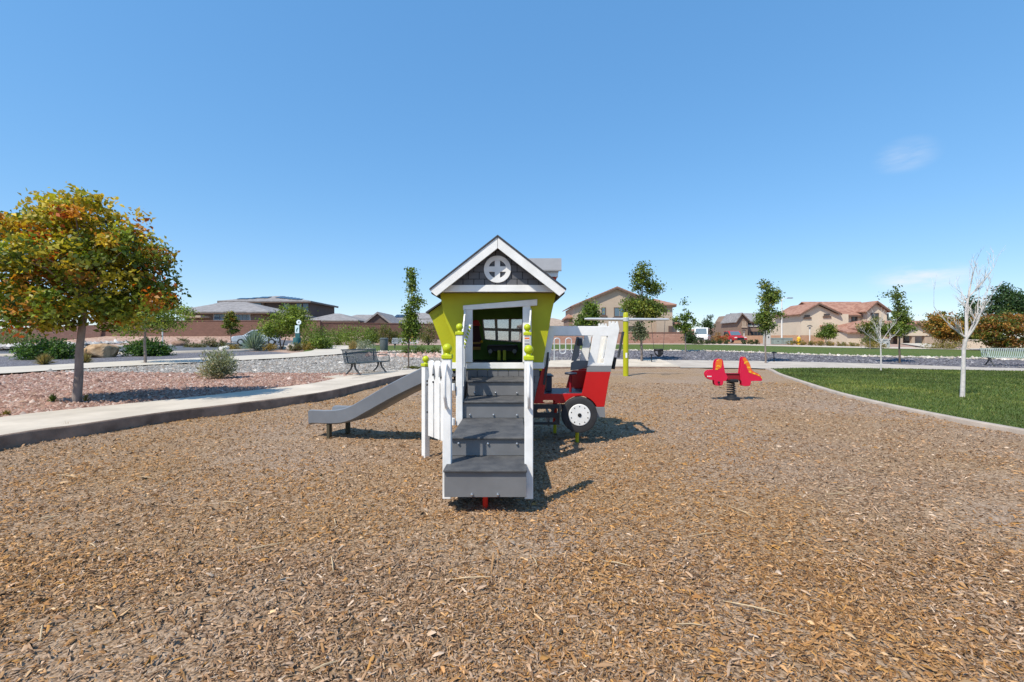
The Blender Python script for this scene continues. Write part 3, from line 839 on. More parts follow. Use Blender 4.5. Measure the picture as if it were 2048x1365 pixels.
# back window: mullions and six panes
def lerp2(q, u, v):
    a = [q[0][i] * (1 - u) + q[1][i] * u for i in (0, 1)]; b = [q[3][i] * (1 - u) + q[2][i] * u for i in (0, 1)]
    return [a[i] * (1 - v) + b[i] * v for i in (0, 1)]
cells = []
ub = [0.03, 0.30, 0.37, 0.64, 0.71, 0.97]; vb = [0.03, 0.42, 0.55, 0.96]
for i_ in range(3):
    for j_ in range(2):
        cells.append([lerp2(WIN, ub[2 * i_], vb[2 * j_]), lerp2(WIN, ub[2 * i_ + 1], vb[2 * j_]), lerp2(WIN, ub[2 * i_ + 1], vb[2 * j_ + 1]), lerp2(WIN, ub[2 * i_], vb[2 * j_ + 1])])
wf = part(MB().front(PX(WIN, BWD - 0.012), BWD - 0.012, 0.011, [PX(c, BWD - 0.012) for c in cells]), 'window_frame', mat('window_frame_tan', (0.42, 0.37, 0.33), 0.6), bevel=0.002)
mp_ = bpy.data.materials.new('frosted_pane'); mp_.use_nodes = True
n_, l_ = mp_.node_tree.nodes, mp_.node_tree.links
tr = n_.new('ShaderNodeBsdfTransparent'); mx = n_.new('ShaderNodeMixShader')
n_['Principled BSDF'].inputs['Base Color'].default_value = (0.6, 0.63, 0.66, 1); n_['Principled BSDF'].inputs['Roughness'].default_value = 0.25
nz_ = n_.new('ShaderNodeTexNoise'); nz_.inputs['Scale'].default_value = 14
mr_ = n_.new('ShaderNodeMapRange'); mr_.inputs['To Min'].default_value = 0.35; mr_.inputs['To Max'].default_value = 0.85
l_.new(nz_.outputs['Fac'], mr_.inputs['Value']); l_.new(mr_.outputs[0], mx.inputs[0])
l_.new(n_['Principled BSDF'].outputs[0], mx.inputs[1]); l_.new(tr.outputs[0], mx.inputs[2])
l_.new(mx.outputs[0], n_['Material Output'].inputs['Surface'])
M['pane'] = mp_
for c in cells:
    part(MB().front(PX(c, BWD + 0.005), BWD + 0.008, 0.005), 'pane', M['pane'], wf, bevel=0)
# floor, left platform
part(MB().box(-0.74, 0.385, FW + 0.037, BWD - 0.002, 0.99, 1.025), 'floor', M['tread'])
part(MB().plate([(-0.93, 5.08), (-0.60, 4.70), (-0.57, 5.58), (-0.78, 5.58)], (), lambda u, v, w: (u, v, 0.80 + w), 0.03), 'platform', M['dark'])
# shingled base and gable
def clip_poly(poly, a, b):
    """keep the part of poly left of the line a->b"""
    out = []
    sd = lambda p: (b[0] - a[0]) * (p[1] - a[1]) - (b[1] - a[1]) * (p[0] - a[0])
    for k in range(len(poly)):
        p, q = poly[k], poly[(k + 1) % len(poly)]
        sp, sq = sd(p), sd(q)
        if sp >= 0: out.append(p)
        if sp * sq < 0:
            t = sp / (sp - sq); out.append((p[0] + (q[0] - p[0]) * t, p[1] + (q[1] - p[1]) * t))
    return out
def area(p): return abs(sum(p[i][0] * p[(i + 1) % len(p)][1] - p[(i + 1) % len(p)][0] * p[i][1] for i in range(len(p)))) / 2
GW = 5.37
AX, AZ = wx(995.3, GW), 2.455
SLOPE = 0.795
GBZ = wz(573, GW)
HWID = (AZ - GBZ) / SLOPE
g = part(MB().front([(AX, AZ), (AX - HWID, GBZ), (AX + HWID, GBZ)], GW - 0.002, 0.03), 'gable', M['joint'], bevel=0)
tri = [(AX - HWID + 0.02, GBZ + 0.002), (AX + HWID - 0.02, GBZ + 0.002), (AX, AZ - 0.012)]
row_h, sw = 0.0848, 0.129
for r in range(6):
    z0 = GBZ + r * row_h
    x = AX - 0.82 - (0.5 * sw if r % 2 else 0.0) + 0.02
    while x < AX + 0.82:
        poly = [(x + 0.004, z0 + 0.003), (x + sw - 0.004, z0 + 0.003), (x + sw - 0.004, z0 + row_h - 0.004), (x + 0.004, z0 + row_h - 0.004)]
        for k in range(3): 
            if len(poly) > 2: poly = clip_poly(poly, tri[k], tri[(k + 1) % 3])
        if len(poly) > 2 and area(poly) > 2e-4:
            part(MB().front(poly, GW - 0.011, 0.0088), 'shingle', M['shingle'], g, bevel=0)
        x += sw
base = part(MB().front(PX([(905, 738.2), (1083.5, 738.2), (1063, 825), (915, 825)], FW), FW + 0.004, 0.03), 'base_wall', M['joint'], bevel=0)
for r in range(6):
    z1 = wz(737.6, FW) - 0.012 - r * row_h
    x = -0.745 + (0.5 * sw if r % 2 else 0.0) + 0.055
    while x < 0.33 - r * 0.015:
        poly = clip_poly([(x + 0.003, z1 - row_h + 0.003), (x + sw - 0.003, z1 - row_h + 0.003), (x + sw - 0.003, z1), (x + 0.003, z1)], (0.245, 0.45), (0.368, 0.96))
        if len(poly) > 2 and area(poly) > 2e-4:
            part(MB().front(poly, FW - 0.007, 0.011), 'shingle', M['riser'], base, bevel=0)
        x += sw
# white bands, door frame
part(MB().box(wx(879, GW), wx(1112, GW), GW - 0.028, GW + 0.02, wz(584.5, GW), wz(571, GW)), 'band', M['white'])
part(MB().box(wx(883, GW), wx(1108, GW), GW + 0.022, FW - 0.002, wz(583, GW), wz(579, GW)), 'soffit', M['soffit'])
part(MB().box(wx(903, FW), wx(1088, FW), FW - 0.028, FW - 0.003, wz(737.6, FW), wz(725.5, FW)), 'band', M['white'])
DF = 5.545
part(MB().front(PX([(927.5, 620), (944.8, 618.5), (944.8, 725), (929.5, 725)], DF), DF, 0.052), 'door_jamb', M['white'])
part(MB().front(PX([(1045.5, 612.5), (1061, 611.5), (1060, 725), (1045.5, 725)], DF), DF, 0.052), 'door_jamb', M['white'])
part(MB().front(PX([(926, 611.4), (1074.5, 598.7), (1074.5, 611.2), (926, 620.6)], DF - 0.015), DF - 0.015, 0.067), 'lintel', M['white'])
# round window plate with a cross
RC = (wx(995, GW), wz(539.5, GW)); RR = 27 * GW / FPX
ring = [(RC[0] + RR * math.cos(2 * math.pi * k / 40), RC[1] + RR * math.sin(2 * math.pi * k / 40)) for k in range(40)]
holes = []
ri, cb_ = RR * 0.66, RR * 0.20
for q in range(4):
    a0 = q * math.pi / 2
    h = []
    th = math.asin(cb_ / ri)
    for k in range(9):
        a = th + (math.pi / 2 - 2 * th) * k / 8 + a0
        h.append((RC[0] + ri * math.cos(a), RC[1] + ri * math.sin(a)))
    cx_, cz_ = cb_ * (math.cos(a0) - math.sin(a0)), cb_ * (math.sin(a0) + math.cos(a0))
    h.append((RC[0] + cx_, RC[1] + cz_))
    holes.append(h)
part(MB().front(ring, GW - 0.032, 0.02, holes), 'round_window', M['white'], bevel=0.002)
# roof
RF, RBk = 5.22, 7.05
apex = (wx(995.3, RF), wz(472.5, RF)); eL = (wx(859, RF), wz(579.5, RF)); eR = (wx(1132.5, RF), wz(579.5, RF))
def down(p, dz): return (p[0], p[1] - dz)
for e, nm in ((eL, 'L'), (eR, 'R')):
    sgn = -1 if e[0] < apex[0] else 1
    q = [apex, e, (e[0] - sgn * 0.0, e[1] - 0.02), down(apex, 0.022)]
    part(MB().plate(q, (), lambda u, v, w: (u, RF - 0.012 + w, v + 0.014), RBk - RF), 'roof_slope', M['roof_play'], bevel=0.002)
    ap2 = (apex[0] + sgn * 0.002, apex[1] - 0.012)
    b = [ap2, (e[0] + 0 * sgn, e[1] - 0.010), (e[0] - sgn * 0.078, e[1] - 0.075), (ap2[0], ap2[1] - 0.128)]
    for yy in (RF, RBk - 0.06):
        part(MB().plate(b, (), lambda u, v, w, yy=yy: (u, yy + w, v), 0.032), 'bargeboard', M['white'], bevel=0.003)
    s = [(ap2[0], ap2[1] - 0.025), (e[0] - sgn * 0.01, e[1] - 0.034), (e[0] - sgn * 0.02, e[1] - 0.05), (ap2[0], ap2[1] - 0.04)]
    part(MB().plate(s, (), lambda u, v, w: (u, RF + 0.033 + w, v), RBk - RF - 0.1), 'soffit', M['soffit'], bevel=0)
# left bay behind the front wall
BD = 5.83
bay = [(857, 627), (884, 608), (914, 608), (914, 742), (888, 742), (886, 703), (881, 684), (864, 640)]
part(MB().plate(PX(bay, BD), (), lambda u, v, w: (u, BD + w, v), 0.6), 'bay', M['lime'], bevel=0.003)
br_ = [(852.5, 625), (886, 602.5), (887, 605), (854, 628)]
part(MB().plate(PX(br_, BD), (), lambda u, v, w: (u, BD - 0.06 + w, v), 0.72), 'bay_roof', M['roof_play'], bevel=0.002)
part(MB().box(wx(882.5, BD), wx(886.5, BD), BD + 0.02, BD + 0.06, wz(742, BD), wz(688, BD)), 'trim_strip', M['white'])
# dormer on the right hand slope
def dorm(pts, y0, dy, m, nm):
    part(MB().plate(pts, (), lambda u, v, w: (u, y0 + w, v), dy), nm, m, bevel=0.002)
DY = 6.1
xl, xr = 0.16, wx(1120, DY); zr = wz(517, DY); ze = wz(540, DY - 0.28)
vs = [(xl, DY, zr), (xr + 0.02, DY, zr), (xr - 0.01, DY - 0.28, ze), (xl, DY - 0.28, ze), (xl, DY + 0.28, ze), (xr - 0.01, DY + 0.28, ze)]
vs = vs + [(a, b, c - 0.02) for a, b, c in vs]
fs = [(0, 1, 2, 3), (0, 4, 5, 1), (6, 9, 8, 7), (6, 7, 11, 10), (3, 2, 8, 9), (5, 4, 10, 11), (1, 7, 8, 2), (1, 5, 11, 7), (0, 3, 9, 6), (0, 6, 10, 4)]
part(MB().add(vs, fs), 'dormer_roof', M['roof_grey'], bevel=0)
part(MB().box(xl, xr - 0.05, DY - 0.245, DY + 0.245, ze - 0.085, ze - 0.022), 'dormer_wall', M['white'])
part(MB().box(xr - 0.12, xr - 0.07, DY - 0.20, DY + 0.20, ze - 0.22, ze - 0.087), 'dormer_window', M['red'])
# things fixed inside the house
TD = 6.28
part(MB().front(PX([(974, 694), (978, 690.5), (1032, 690.5), (1036, 694), (1036, 700), (1030, 713), (1026, 703), (984, 703), (980, 713), (974, 700)], TD), TD, 0.05), 'counter', M['black'])
part(MB().box(wx(976, TD), wx(1034, TD), TD - 0.08, TD + 0.2, wz(692, TD), wz(690, TD)), 'counter_top', M['dark'])
for xx in (998, 1009):
    part(MB().box(wx(xx - 3, TD), wx(xx + 3, TD), TD - 0.02, TD + 0.02, 1.03, wz(701, TD)), 'counter_leg', M['lime'])
for xx in (981, 1029):
    part(MB().lathe([(0.028, -0.012), (0.03, 0.0), (0.03, 0.01)], (wx(xx, TD), TD - 0.02, wz(703, TD)), 14, 'Y'), 'counter_knob', M['grey_pl'], bevel=0, smooth=True)
CD = 6.55
cp = part(MB().front(PX([(945.5, 653), (958, 652), (960, 668), (964, 684), (961, 692), (961, 700), (944, 700), (944, 655)], CD), CD, 0.03), 'coat_figure', mat('coat_maroon', (0.06, 0.012, 0.02), 0.6), bevel=0.005)
part(MB().front(PX([(944, 652), (946, 643), (951, 640), (957, 642), (960, 650), (962, 652)], CD - 0.02), CD - 0.02, 0.06), 'red_helmet', M['red'], cp)
for z0, z1 in ((684.5, 688.5), (694, 700)):
    part(MB().front(PX([(944, z0), (961, z0), (961, z1), (944, z1)], CD - 0.006), CD - 0.006, 0.005), 'coat_band', mat('band_tan', (0.45, 0.25, 0.06), 0.6), cp, bevel=0)
part(MB().ball((wx(963.5, CD), CD, wz(683.5, CD)), 0.022, 10, 8), 'glove', M['yellow'], cp, bevel=0, smooth=True)
# printed warning label on the middle right post
LB_ = 4.56
lb_ = part(MB().box(wx(1048.5, LB_), wx(1059.5, LB_), LB_ + 0.001, LB_ + 0.0045, wz(692, LB_), wz(669.5, LB_)), 'label', M['trim_white'], bevel=0)
for z0, z1, m_ in ((675.5, 678.5, M['orange']), (671, 673.5, M['grey_pl']), (681, 682, M['grey_pl']), (683.5, 684.5, M['grey_pl']), (687, 690, M['grey_pl'])):
    part(MB().box(wx(1049.3, LB_), wx(1058.7, LB_), LB_ - 0.0005, LB_ + 0.0008, wz(z1, LB_), wz(z0, LB_)), 'label_print', m_, lb_, bevel=0)

# --- picket panel between the slide post and the middle post
A_ = Vector((-0.955, 4.985, 0)); B_ = Vector((-0.60, 4.50, 0)); du = (B_ - A_).normalized(); LN = (B_ - A_).length
nr_ = Vector((du.y, -du.x, 0))
def fm(u, v, w): 
    p = A_ + du * u - nr_ * w
    return (p.x, p.y, v)
pw = 0.125
for k in range(3):
    u0 = 0.055 + k * 0.148
    o_ = [(u0, 0.26), (u0 + pw, 0.26), (u0 + pw, 0.86), (u0 + pw - 0.028, 0.92), (u0 + pw - 0.012, 1.0), (u0 + pw, 1.04), (u0 + pw - 0.01, 1.075), (u0 + pw - 0.04, 1.09), (u0 + 0.04, 1.09), (u0 + 0.01, 1.075), (u0, 1.04), (u0 + 0.012, 1.0), (u0 + 0.028, 0.92), (u0, 0.86)]
    part(MB().plate(o_, (), fm, 0.022), 'picket', M['white'], bevel=0.004)
for z in (0.80, 0.45):
    part(MB().plate([(0.03, z), (LN - 0.02, z), (LN - 0.02, z + 0.07), (0.03, z + 0.07)], (), lambda u, v, w: fm(u, v, w + 0.024), 0.022), 'rail', M['white'], bevel=0.003)
for u, z in ((0.045, 0.86), (0.045, 0.82), (0.19, 0.94), (0.19, 0.86), (0.05, 0.52)):
    p = A_ + du * u + nr_ * 0.004
    part(MB().ball((p.x, p.y, z), 0.011, 8, 6), 'bolt', M['black'], bevel=0, smooth=True)

# --- slide
S0 = Vector((-1.08, 5.36, 0)); sd_ = Vector((-0.918, 0.397, 0)).normalized(); sn = Vector((-sd_.y, sd_.x, 0))
if sn.y < 0: sn = -sn
prof_top = crom([(-0.34, 1.06), (-0.15, 1.02), (0.0, 0.967), (0.434, 0.776), (0.86, 0.563), (1.07, 0.460), (1.27, 0.400), (1.5, 0.375), (1.76, 0.365), (1.82, 0.345)], 5)
cross = [(-0.012, 0.0), (0.004, 0.012), (0.022, 0.0), (0.026, -0.02), (0.030, -0.12), (0.045, -0.145), (0.22, -0.155), (0.395, -0.145), (0.41, -0.12), (0.414, -0.02), (0.418, 0.0), (0.436, 0.012), (0.452, 0.0), (0.448, -0.03), (0.430, -0.165), (0.40, -0.182), (0.22, -0.185), (0.04, -0.182), (0.010, -0.165), (-0.008, -0.03)]
V = []; nc = len(cross)
for (s, z) in prof_top:
    for (w, dz) in cross:
        f = 1.0 if s < 1.72 else max(0.45, 1 - (s - 1.72) * 3)
        p = S0 + sd_ * (s + (0.012 if dz < -0.1 and s > 1.7 else 0)) + sn * w
        V.append((p.x, p.y, z + dz * f if s < 1.72 else z + dz * 1.02))
F = []
for k in range(len(prof_top) - 1):
    for q in range(nc):
        q2 = (q + 1) % nc
        F.append((k * nc + q, k * nc + q2, (k + 1) * nc + q2, (k + 1) * nc + q))
sl = part(MB().add(V, F + [tuple(range(nc)), tuple((len(prof_top) - 1) * nc + q for q in range(nc))]), 'slide', M['slide'], bevel=0, smooth=True)
pl = S0 + sd_ * 1.50 + sn * 0.05
part(MB().obox((pl.x, pl.y, 0.045), (0.05, 0.05, 0.31), math.radians(-23)), 'slide_leg', mat('leg_brown', (0.06, 0.05, 0.03), 0.7), sl, bevel=0.004)
pl = S0 + sd_ * 1.50 + sn * 0.39
part(MB().obox((pl.x, pl.y, 0.045), (0.05, 0.05, 0.31), math.radians(-23)), 'slide_leg', mat('leg_brown_far', (0.06, 0.05, 0.03), 0.7), sl, bevel=0.004)

# --- red and white truck
TB = 5.70
W1 = [(1099, 652.5), (1217.6, 653), (1217.6, 643.4), (1222, 643.4), (1222, 647), (1224, 647), (1224, 643.4), (1230, 643.4), (1230, 647), (1232, 647), (1232, 643.4), (1236, 643.4), (1239, 659), (1223.7, 732.3), (1175, 732.3), (1180, 706.7), (1186, 671.5), (1108.6, 671.5), (1099, 717), (1096.5, 735), (1084, 735), (1086, 714)]
SLOT = [(1202, 672.7), (1216, 672.7), (1207, 726.7), (1193.6, 726)]
G1 = [(1175, 732.6), (1223.6, 732.6), (1221.8, 744), (1173.5, 744)]
ac = (1159, 830); ar = 38
arch = [(ac[0] + ar * math.cos(a), ac[1] - ar * math.sin(a)) for a in np.linspace(math.radians(24), math.radians(143), 12)]
R1 = [(1173.5, 744.3), (1221.7, 744.3), (1218, 760), (1209, 814)] + arch + [(1111, 808), (1067.5, 807.5), (1083.8, 735.3), (1096.3, 735.3), (1088, 788), (1164, 788)]
S1 = [(1087, 800.8), (1107, 801), (1111, 804), (1110, 806.5), (1089, 806.3), (1085.5, 803)]
FZ = wz(788, TB) - 0.003
for yy in (TB, TB + 0.68):
    near = yy == TB
    f = lambda pts: PX(pts, TB)
    part(MB().front(f(W1), yy, 0.028, [f(SLOT)]), 'truck_panel', M['white'])
    part(MB().front(f(G1), yy, 0.028), 'truck_band', M['grey_pl'], bevel=0.002)
    part(MB().front(f(R1), yy, 0.028, [f(S1)]), 'truck_panel', M['red'], label='red lower side panel with a wheel arch')
part(MB().front(PX([(1192, 814.6), (1209, 814.6), (1210.5, 835), (1194, 835)], TB), TB - 0.01, 0.74), 'bumper', M['grey_pl'])
part(MB().front(PX([(1066, 809), (1129, 809), (1121, 824), (1119, 850), (1060, 850)], TB), TB + 0.004, 0.028, [PX([(1076, 818.6), (1101, 818.6), (1103, 822), (1101, 826), (1076, 826), (1074, 822)], TB), PX([(1069, 836), (1109, 836), (1111.5, 840), (1109, 845), (1069, 845), (1066, 840)], TB), PX([(1110, 817.5), (1115, 817.5), (1117, 827), (1107.5, 827)], TB)]), 'step_panel', M['dark'])
part(MB().box(wx(1097, TB), wx(1101, TB), TB + 0.10, TB + 0.5, wz(856, TB), wz(828, TB)), 'step_bracket', M['grey_pl'])
part(MB().box(wx(1080, TB), wx(1212, TB), TB + 0.03, TB + 0.675, FZ - 0.032, FZ), 'truck_floor', M['navy'])
# front end of the truck: two frames across, with lamp and grille plates outside
def cross_panel(p0, p1, m, nm, t=0.03, y0=TB + 0.029, y1=TB + 0.679, hole=None, off=0.0):
    a = Vector((wx(p0[0], TB) + off, 0, wz(p0[1], TB))); b = Vector((wx(p1[0], TB) + off, 0, wz(p1[1], TB)))
    d = (b - a); L_ = d.length; d.normalize(); nn = Vector((-d.z, 0, d.x))
    if nn.x > 0: nn = -nn
    outer = [(y0, 0), (y1, 0), (y1, L_), (y0, L_)]
    hs = [] if not hole else [[(y0 + hole[0], hole[1] * L_), (y1 - hole[0], hole[1] * L_), (y1 - hole[0], hole[2] * L_), (y0 + hole[0], hole[2] * L_)]]
    return part(MB().plate(outer, hs, lambda u, v, w: ((a + d * v + nn * w).x, u, (a + d * v + nn * w).z), t), nm, m)
cross_panel((1238.5, 661), (1222, 744), M['white'], 'truck_front', hole=(0.07, 0.12, 0.72))
cross_panel((1221.6, 744.6), (1209, 814), M['red'], 'truck_front')
cross_panel((1242, 664), (1232, 716), M['dark'], 'windscreen_bar', t=0.02, y0=TB - 0.0, y1=TB + 0.06, off=0.045)
cross_panel((1241.5, 664), (1231, 716), M['dark'], 'windscreen_bar', t=0.02, y0=TB + 0.64, y1=TB + 0.70, off=0.04)
cross_panel((1230, 716), (1226, 740), M['black'], 'grille', t=0.03, y0=TB + 0.05, y1=TB + 0.65, off=0.035)
cross_panel((1221.5, 746), (1211, 806), M['black'], 'grille', t=0.012, y0=TB + 0.1, y1=TB + 0.6, off=0.016)
# cab fittings
part(MB().front(PX([(1147, 741), (1185, 741), (1182, 776), (1132, 776), (1140, 744)], TB + .37), TB + .35, 0.03), 'dashboard', M['red'])
part(MB().front(PX([(1141, 741), (1142, 726), (1150, 721), (1182, 722), (1177, 727), (1164, 738), (1152, 740)], TB + .37), TB + .35, 0.03), 'dashboard', M['grey_pl'])
part(MB().front(PX([(1153, 674), (1166, 674), (1160, 690), (1158, 712), (1152, 722), (1143, 722), (1147, 700)], TB + .37), TB + .355, 0.028), 'dashboard_pillar', M['grey_pl'])
part(MB().obox((wx(1160.5, 5.95), 5.97, wz(684.5, 5.95)), (0.066, 0.05, 0.10), 0.15), 'mirror', M['navy'], bevel=0.012)
st = part(MB().lathe([(0.02, -0.016), (0.075, -0.014), (0.083, 0.0), (0.075, 0.012), (0.02, 0.014)], (wx(1142, 5.85), 5.87, wz(747.3, 5.85)), 20), 'stool', M['navy'], bevel=0, smooth=True)
part(MB().tube([(wx(1142, 5.85), 5.91, FZ), (wx(1142, 5.85), 5.89, wz(747.5, 5.85))], 0.018, 10), 'stool_leg', M['dark_red'], st, bevel=0, smooth=True)
part(MB().box(wx(1091, 6.1), wx(1102, 6.1), 5.95, 6.33, FZ + 0.001, wz(752, 6.1)), 'seat', M['navy'], bevel=0.008)
part(MB().box(wx(1090, 6.1), wx(1105, 6.1), 5.93, 6.35, wz(752, 6.1), wz(749.5, 6.1)), 'seat', M['navy'], bevel=0.006)
part(MB().front(PX([(1094.5, 705), (1098, 704.5), (1096.5, 731), (1090, 770), (1085.5, 770), (1091, 731)], TB), TB - 0.018, 0.016), 'grip', M['dark'])
# wheel
WD = 5.605; wc = (wx(1159, WD), WD, wz(830.5, WD)); WR = 36 * WD / FPX
wh = part(MB().lathe([(WR * 0.60, 0.0), (WR * 0.90, -0.012), (WR * 0.985, -0.004), (WR, 0.012), (WR, 0.055), (WR * 0.98, 0.07), (WR * 0.5, 0.072)], wc, 44, 'Y'), 'wheel', M['tyre'], bevel=0, smooth=True)
rim = part(MB().lathe([(WR * 0.57, -0.012), (WR * 0.605, -0.008), (WR * 0.61, 0.004)], wc, 40, 'Y'), 'rim', M['white'], wh, bevel=0)
for k in range(10):
    a = 2 * math.pi * (k + 0.5) / 10 + math.pi / 2 - math.pi / 10
    part(MB().lathe([(0.007, -0.0155), (0.0075, -0.0122)], (wc[0] + WR * 0.48 * math.cos(a), wc[1], wc[2] + WR * 0.48 * math.sin(a)), 10, 'Y'), 'lug', M['black'], wh, bevel=0)
part(MB().lathe([(0.018, -0.022), (0.024, -0.017), (0.025, -0.0122)], wc, 14, 'Y'), 'hub', M['black'], wh, bevel=0, smooth=True)
for fx, fy in ((wx(1157, 5.6), 5.74), (wx(1110, 6.25), 6.3)):
    ft = part(MB().tube([(fx, fy, -0.1), (fx + 0.004, fy, 0.17)], 0.024, 12), 'foot', M['lime'], bevel=0, smooth=True, label='lime green foot under the truck')
    part(MB().tube([(fx + 0.004, fy, 0.165), (fx + 0.005, fy, 0.60)], 0.031, 12), 'foot_sleeve', M['red_foot'], ft, bevel=0, smooth=True)
# ---------------------------------------------------------------- spring rider
RD = 9.96
rx_, ry_ = wx(1462, RD), RD
SR = thing('spring_rider', 'crimson dragon shaped spring rider with orange and yellow fins on wood chips', 'spring rider', (rx_, ry_, 0))
def zpx(pts): return [(wx(1400 + a * 0.0806, RD), wz(700 + b * 0.0806, RD)) for a, b in pts]
HEAD = [(100, 600), (112, 555), (140, 522), (185, 498), (250, 490), (318, 490), (322, 430), (328, 330), (345, 275), (375, 240), (420, 222), (470, 218), (510, 240), (530, 290), (548, 400), (575, 560), (620, 620), (640, 690), (600, 765), (535, 770), (525, 840), (500, 872), (460, 882), (370, 882), (330, 860), (315, 820), (310, 750), (240, 742), (180, 720), (130, 675)]
TAIL = [(945, 590), (960, 480), (975, 340), (990, 220), (1010, 180), (1045, 168), (1080, 185), (1110, 225), (1160, 300), (1195, 370), (1215, 450), (1240, 500), (1300, 545), (1380, 580), (1440, 620), (1470, 665), (1490, 730), (1485, 755), (1450, 768), (1330, 765), (1215, 770), (1205, 850), (1180, 885), (1090, 895), (1020, 890), (990, 860), (985, 790), (955, 740)]
for yy, nm in ((ry_ - 0.09, 'near'), (ry_ - 0.005, 'far')):
    hd = MB().front(zpx(HEAD), yy, 0.022).build('head_panel', M['magenta'], SR, bevel=0.004)
    tl = MB().front(zpx(TAIL), yy, 0.022).build('tail_panel', M['magenta'], SR, bevel=0.004)
    if nm == 'near':
        fin = [(338, 470), (340, 330), (355, 285), (385, 252), (430, 235), (478, 238), (500, 270), (497, 380), (470, 450), (400, 480)]
        MB().front(zpx(fin), yy - 0.004, 0.003).build('fin_mark', M['orange'], hd)
        for q in ([(360, 262), (400, 238), (440, 235), (430, 250), (375, 275)], [(355, 410), (385, 378), (440, 385), (470, 425), (440, 425), (410, 405), (375, 415)], [(325, 500), (335, 460), (370, 462), (400, 470), (380, 495), (345, 478)]):
            MB().front(zpx(q), yy - 0.0065, 0.002).build('fin_stripe', M['yellow'], hd)
        for q in (150, 187, 224):
            MB().front(zpx([(q - 14, 638), (q + 14, 638), (q + 14, 664), (q - 14, 664)]), yy - 0.004, 0.003).build('tooth', M['white'], hd)
        MB().lathe([(0.012, -0.06), (0.019, -0.055), (0.019, -0.01), (0.012, 0.0)], (wx(1400 + 405 * .0806, RD), yy, wz(700 + 795 * .0806, RD)), 12, 'Y').build('handle', M['black'], hd, smooth=True)
        f2 = [(1005, 230), (1035, 185), (1070, 190), (1105, 235), (1150, 300), (1185, 370), (1205, 455), (1235, 515), (1300, 560), (1380, 595), (1430, 635), (1455, 665), (1400, 650), (1320, 615), (1240, 590), (1180, 560), (1130, 480), (1105, 400), (1060, 330)]
        MB().front(zpx(f2), yy - 0.004, 0.003).build('fin_mark', M['orange'], tl)
        for q in ([(1040, 330), (1060, 290), (1110, 270), (1150, 300), (1100, 310), (1050, 350)], [(1105, 425), (1130, 412), (1195, 420), (1200, 445), (1150, 450), (1110, 440)], [(1145, 525), (1190, 515), (1215, 525), (1200, 570), (1170, 560)], [(1262, 570), (1300, 560), (1320, 580), (1300, 605), (1265, 595)], [(1365, 610), (1410, 605), (1425, 640), (1400, 640)], [(1440, 660), (1470, 670), (1486, 720), (1460, 690)]):
            MB().front(zpx(q), yy - 0.0065, 0.002).build('fin_stripe', M['yellow'], tl)
(zx0, zz0), (zx1, zz1) = zpx([(585, 760), (990, 600)])
MB().box(zx0, zx1, ry_ - 0.06, ry_ - 0.008, zz0 + 0.01, zz1).build('body_bar', M['dark_red'], SR, bevel=0.01)
MB().box(zx0 - 0.02, zx1 - 0.05, ry_ - 0.08, ry_ + 0.03, zz1 + 0.001, zz1 + 0.02).build('seat', M['dark_red'], SR, bevel=0.008)
(tx0, tz0), (tx1, tz1) = zpx([(600, 800), (965, 700)])
MB().box(tx0 + 0.08, tx1 - 0.06, ry_ - 0.12, ry_ + 0.10, tz0, tz0 + 0.07).build('spring_clamp', M['black'], SR, bevel=0.02)
hel = []
zb, zt_ = 0.11, tz0 + 0.01
for k in range(150):
    t = k / 149; r = 0.083 - 0.006 * t
    hel.append((rx_ + r * math.cos(t * 2 * math.pi * 6.0), ry_ + r * math.sin(t * 2 * math.pi * 6.0), zb + (zt_ - zb) * t))
MB().tube(hel, 0.013, 8).build('spring', M['black'], SR, smooth=True)
MB().lathe([(0.16, -0.08), (0.165, 0.02), (0.15, 0.06), (0.10, 0.075), (0.09, 0.12)], (rx_ + 0.02, ry_, 0), 24).build('base', M['black'], SR, bevel=0.004, smooth=True)

# ---------------------------------------------------------------- T shaped swing
SD = 16.7
sx = wx(1251.5, SD)
SW = thing('swing', 'lime post swing with white cross beam and black bucket seat', 'swing', (sx, SD, 0))
MB().lathe([(0.10, -0.2), (0.10, 2.1), (0.095, 2.32), (0.07, 2.36)], (sx, SD, 0), 20).build('post', M['lime'], SW, smooth=True)
bxl, bxr = wx(1169, SD), wx(1338, SD)
bz = wz(639.5, SD)
pts = [(bxl, SD, bz + 0.02), (bxl + 0.12, SD, bz + 0.02), (sx, SD, bz), (bxr - 0.1, SD, bz), (bxr, SD, bz)]
MB().tube(pts, [0.03, 0.045, 0.06, 0.045, 0.035], 12).build('beam', M['galv'], SW, smooth=True)
MB().lathe([(0.118, -0.07), (0.118, 0.07)], (sx, SD, bz), 20).build('collar', M['galv'], SW, bevel=0.01, smooth=True)
stk = MB().box(sx - 0.035, sx + 0.03, SD - 0.106, SD - 0.098, wz(716, SD), wz(706, SD)).build('sticker', M['white'], SW)
cx0, cx1 = wx(1302, SD), wx(1330, SD); sx0_, sx1_ = wx(1308, SD), wx(1326.5, SD)
for a, b in ((cx0, sx0_), (cx1, sx1_)):
    ch = MB()
    nlk = 42
    for k in range(nlk):
        t = (k + 0.5) / nlk
        p = Vector((a + (b - a) * t, SD, bz - 0.04 + (wz(700, SD) - bz + 0.04) * t))
        rzz = (k % 2) * math.pi / 2
        ch.obox(p, (0.016 if k % 2 else 0.007, 0.007 if k % 2 else 0.016, 0.027))
    ch.build('chain', M['bench_frame'], SW)
sc_ = (sx0_ + sx1_) / 2; hw = (sx1_ - sx0_) / 2; zt_ = wz(698, SD); zb = wz(713, SD)
bk = MB()
V = []; rows = [(1.0, 1.0), (1.02, 0.82), (0.98, 0.7)]
ring = 20
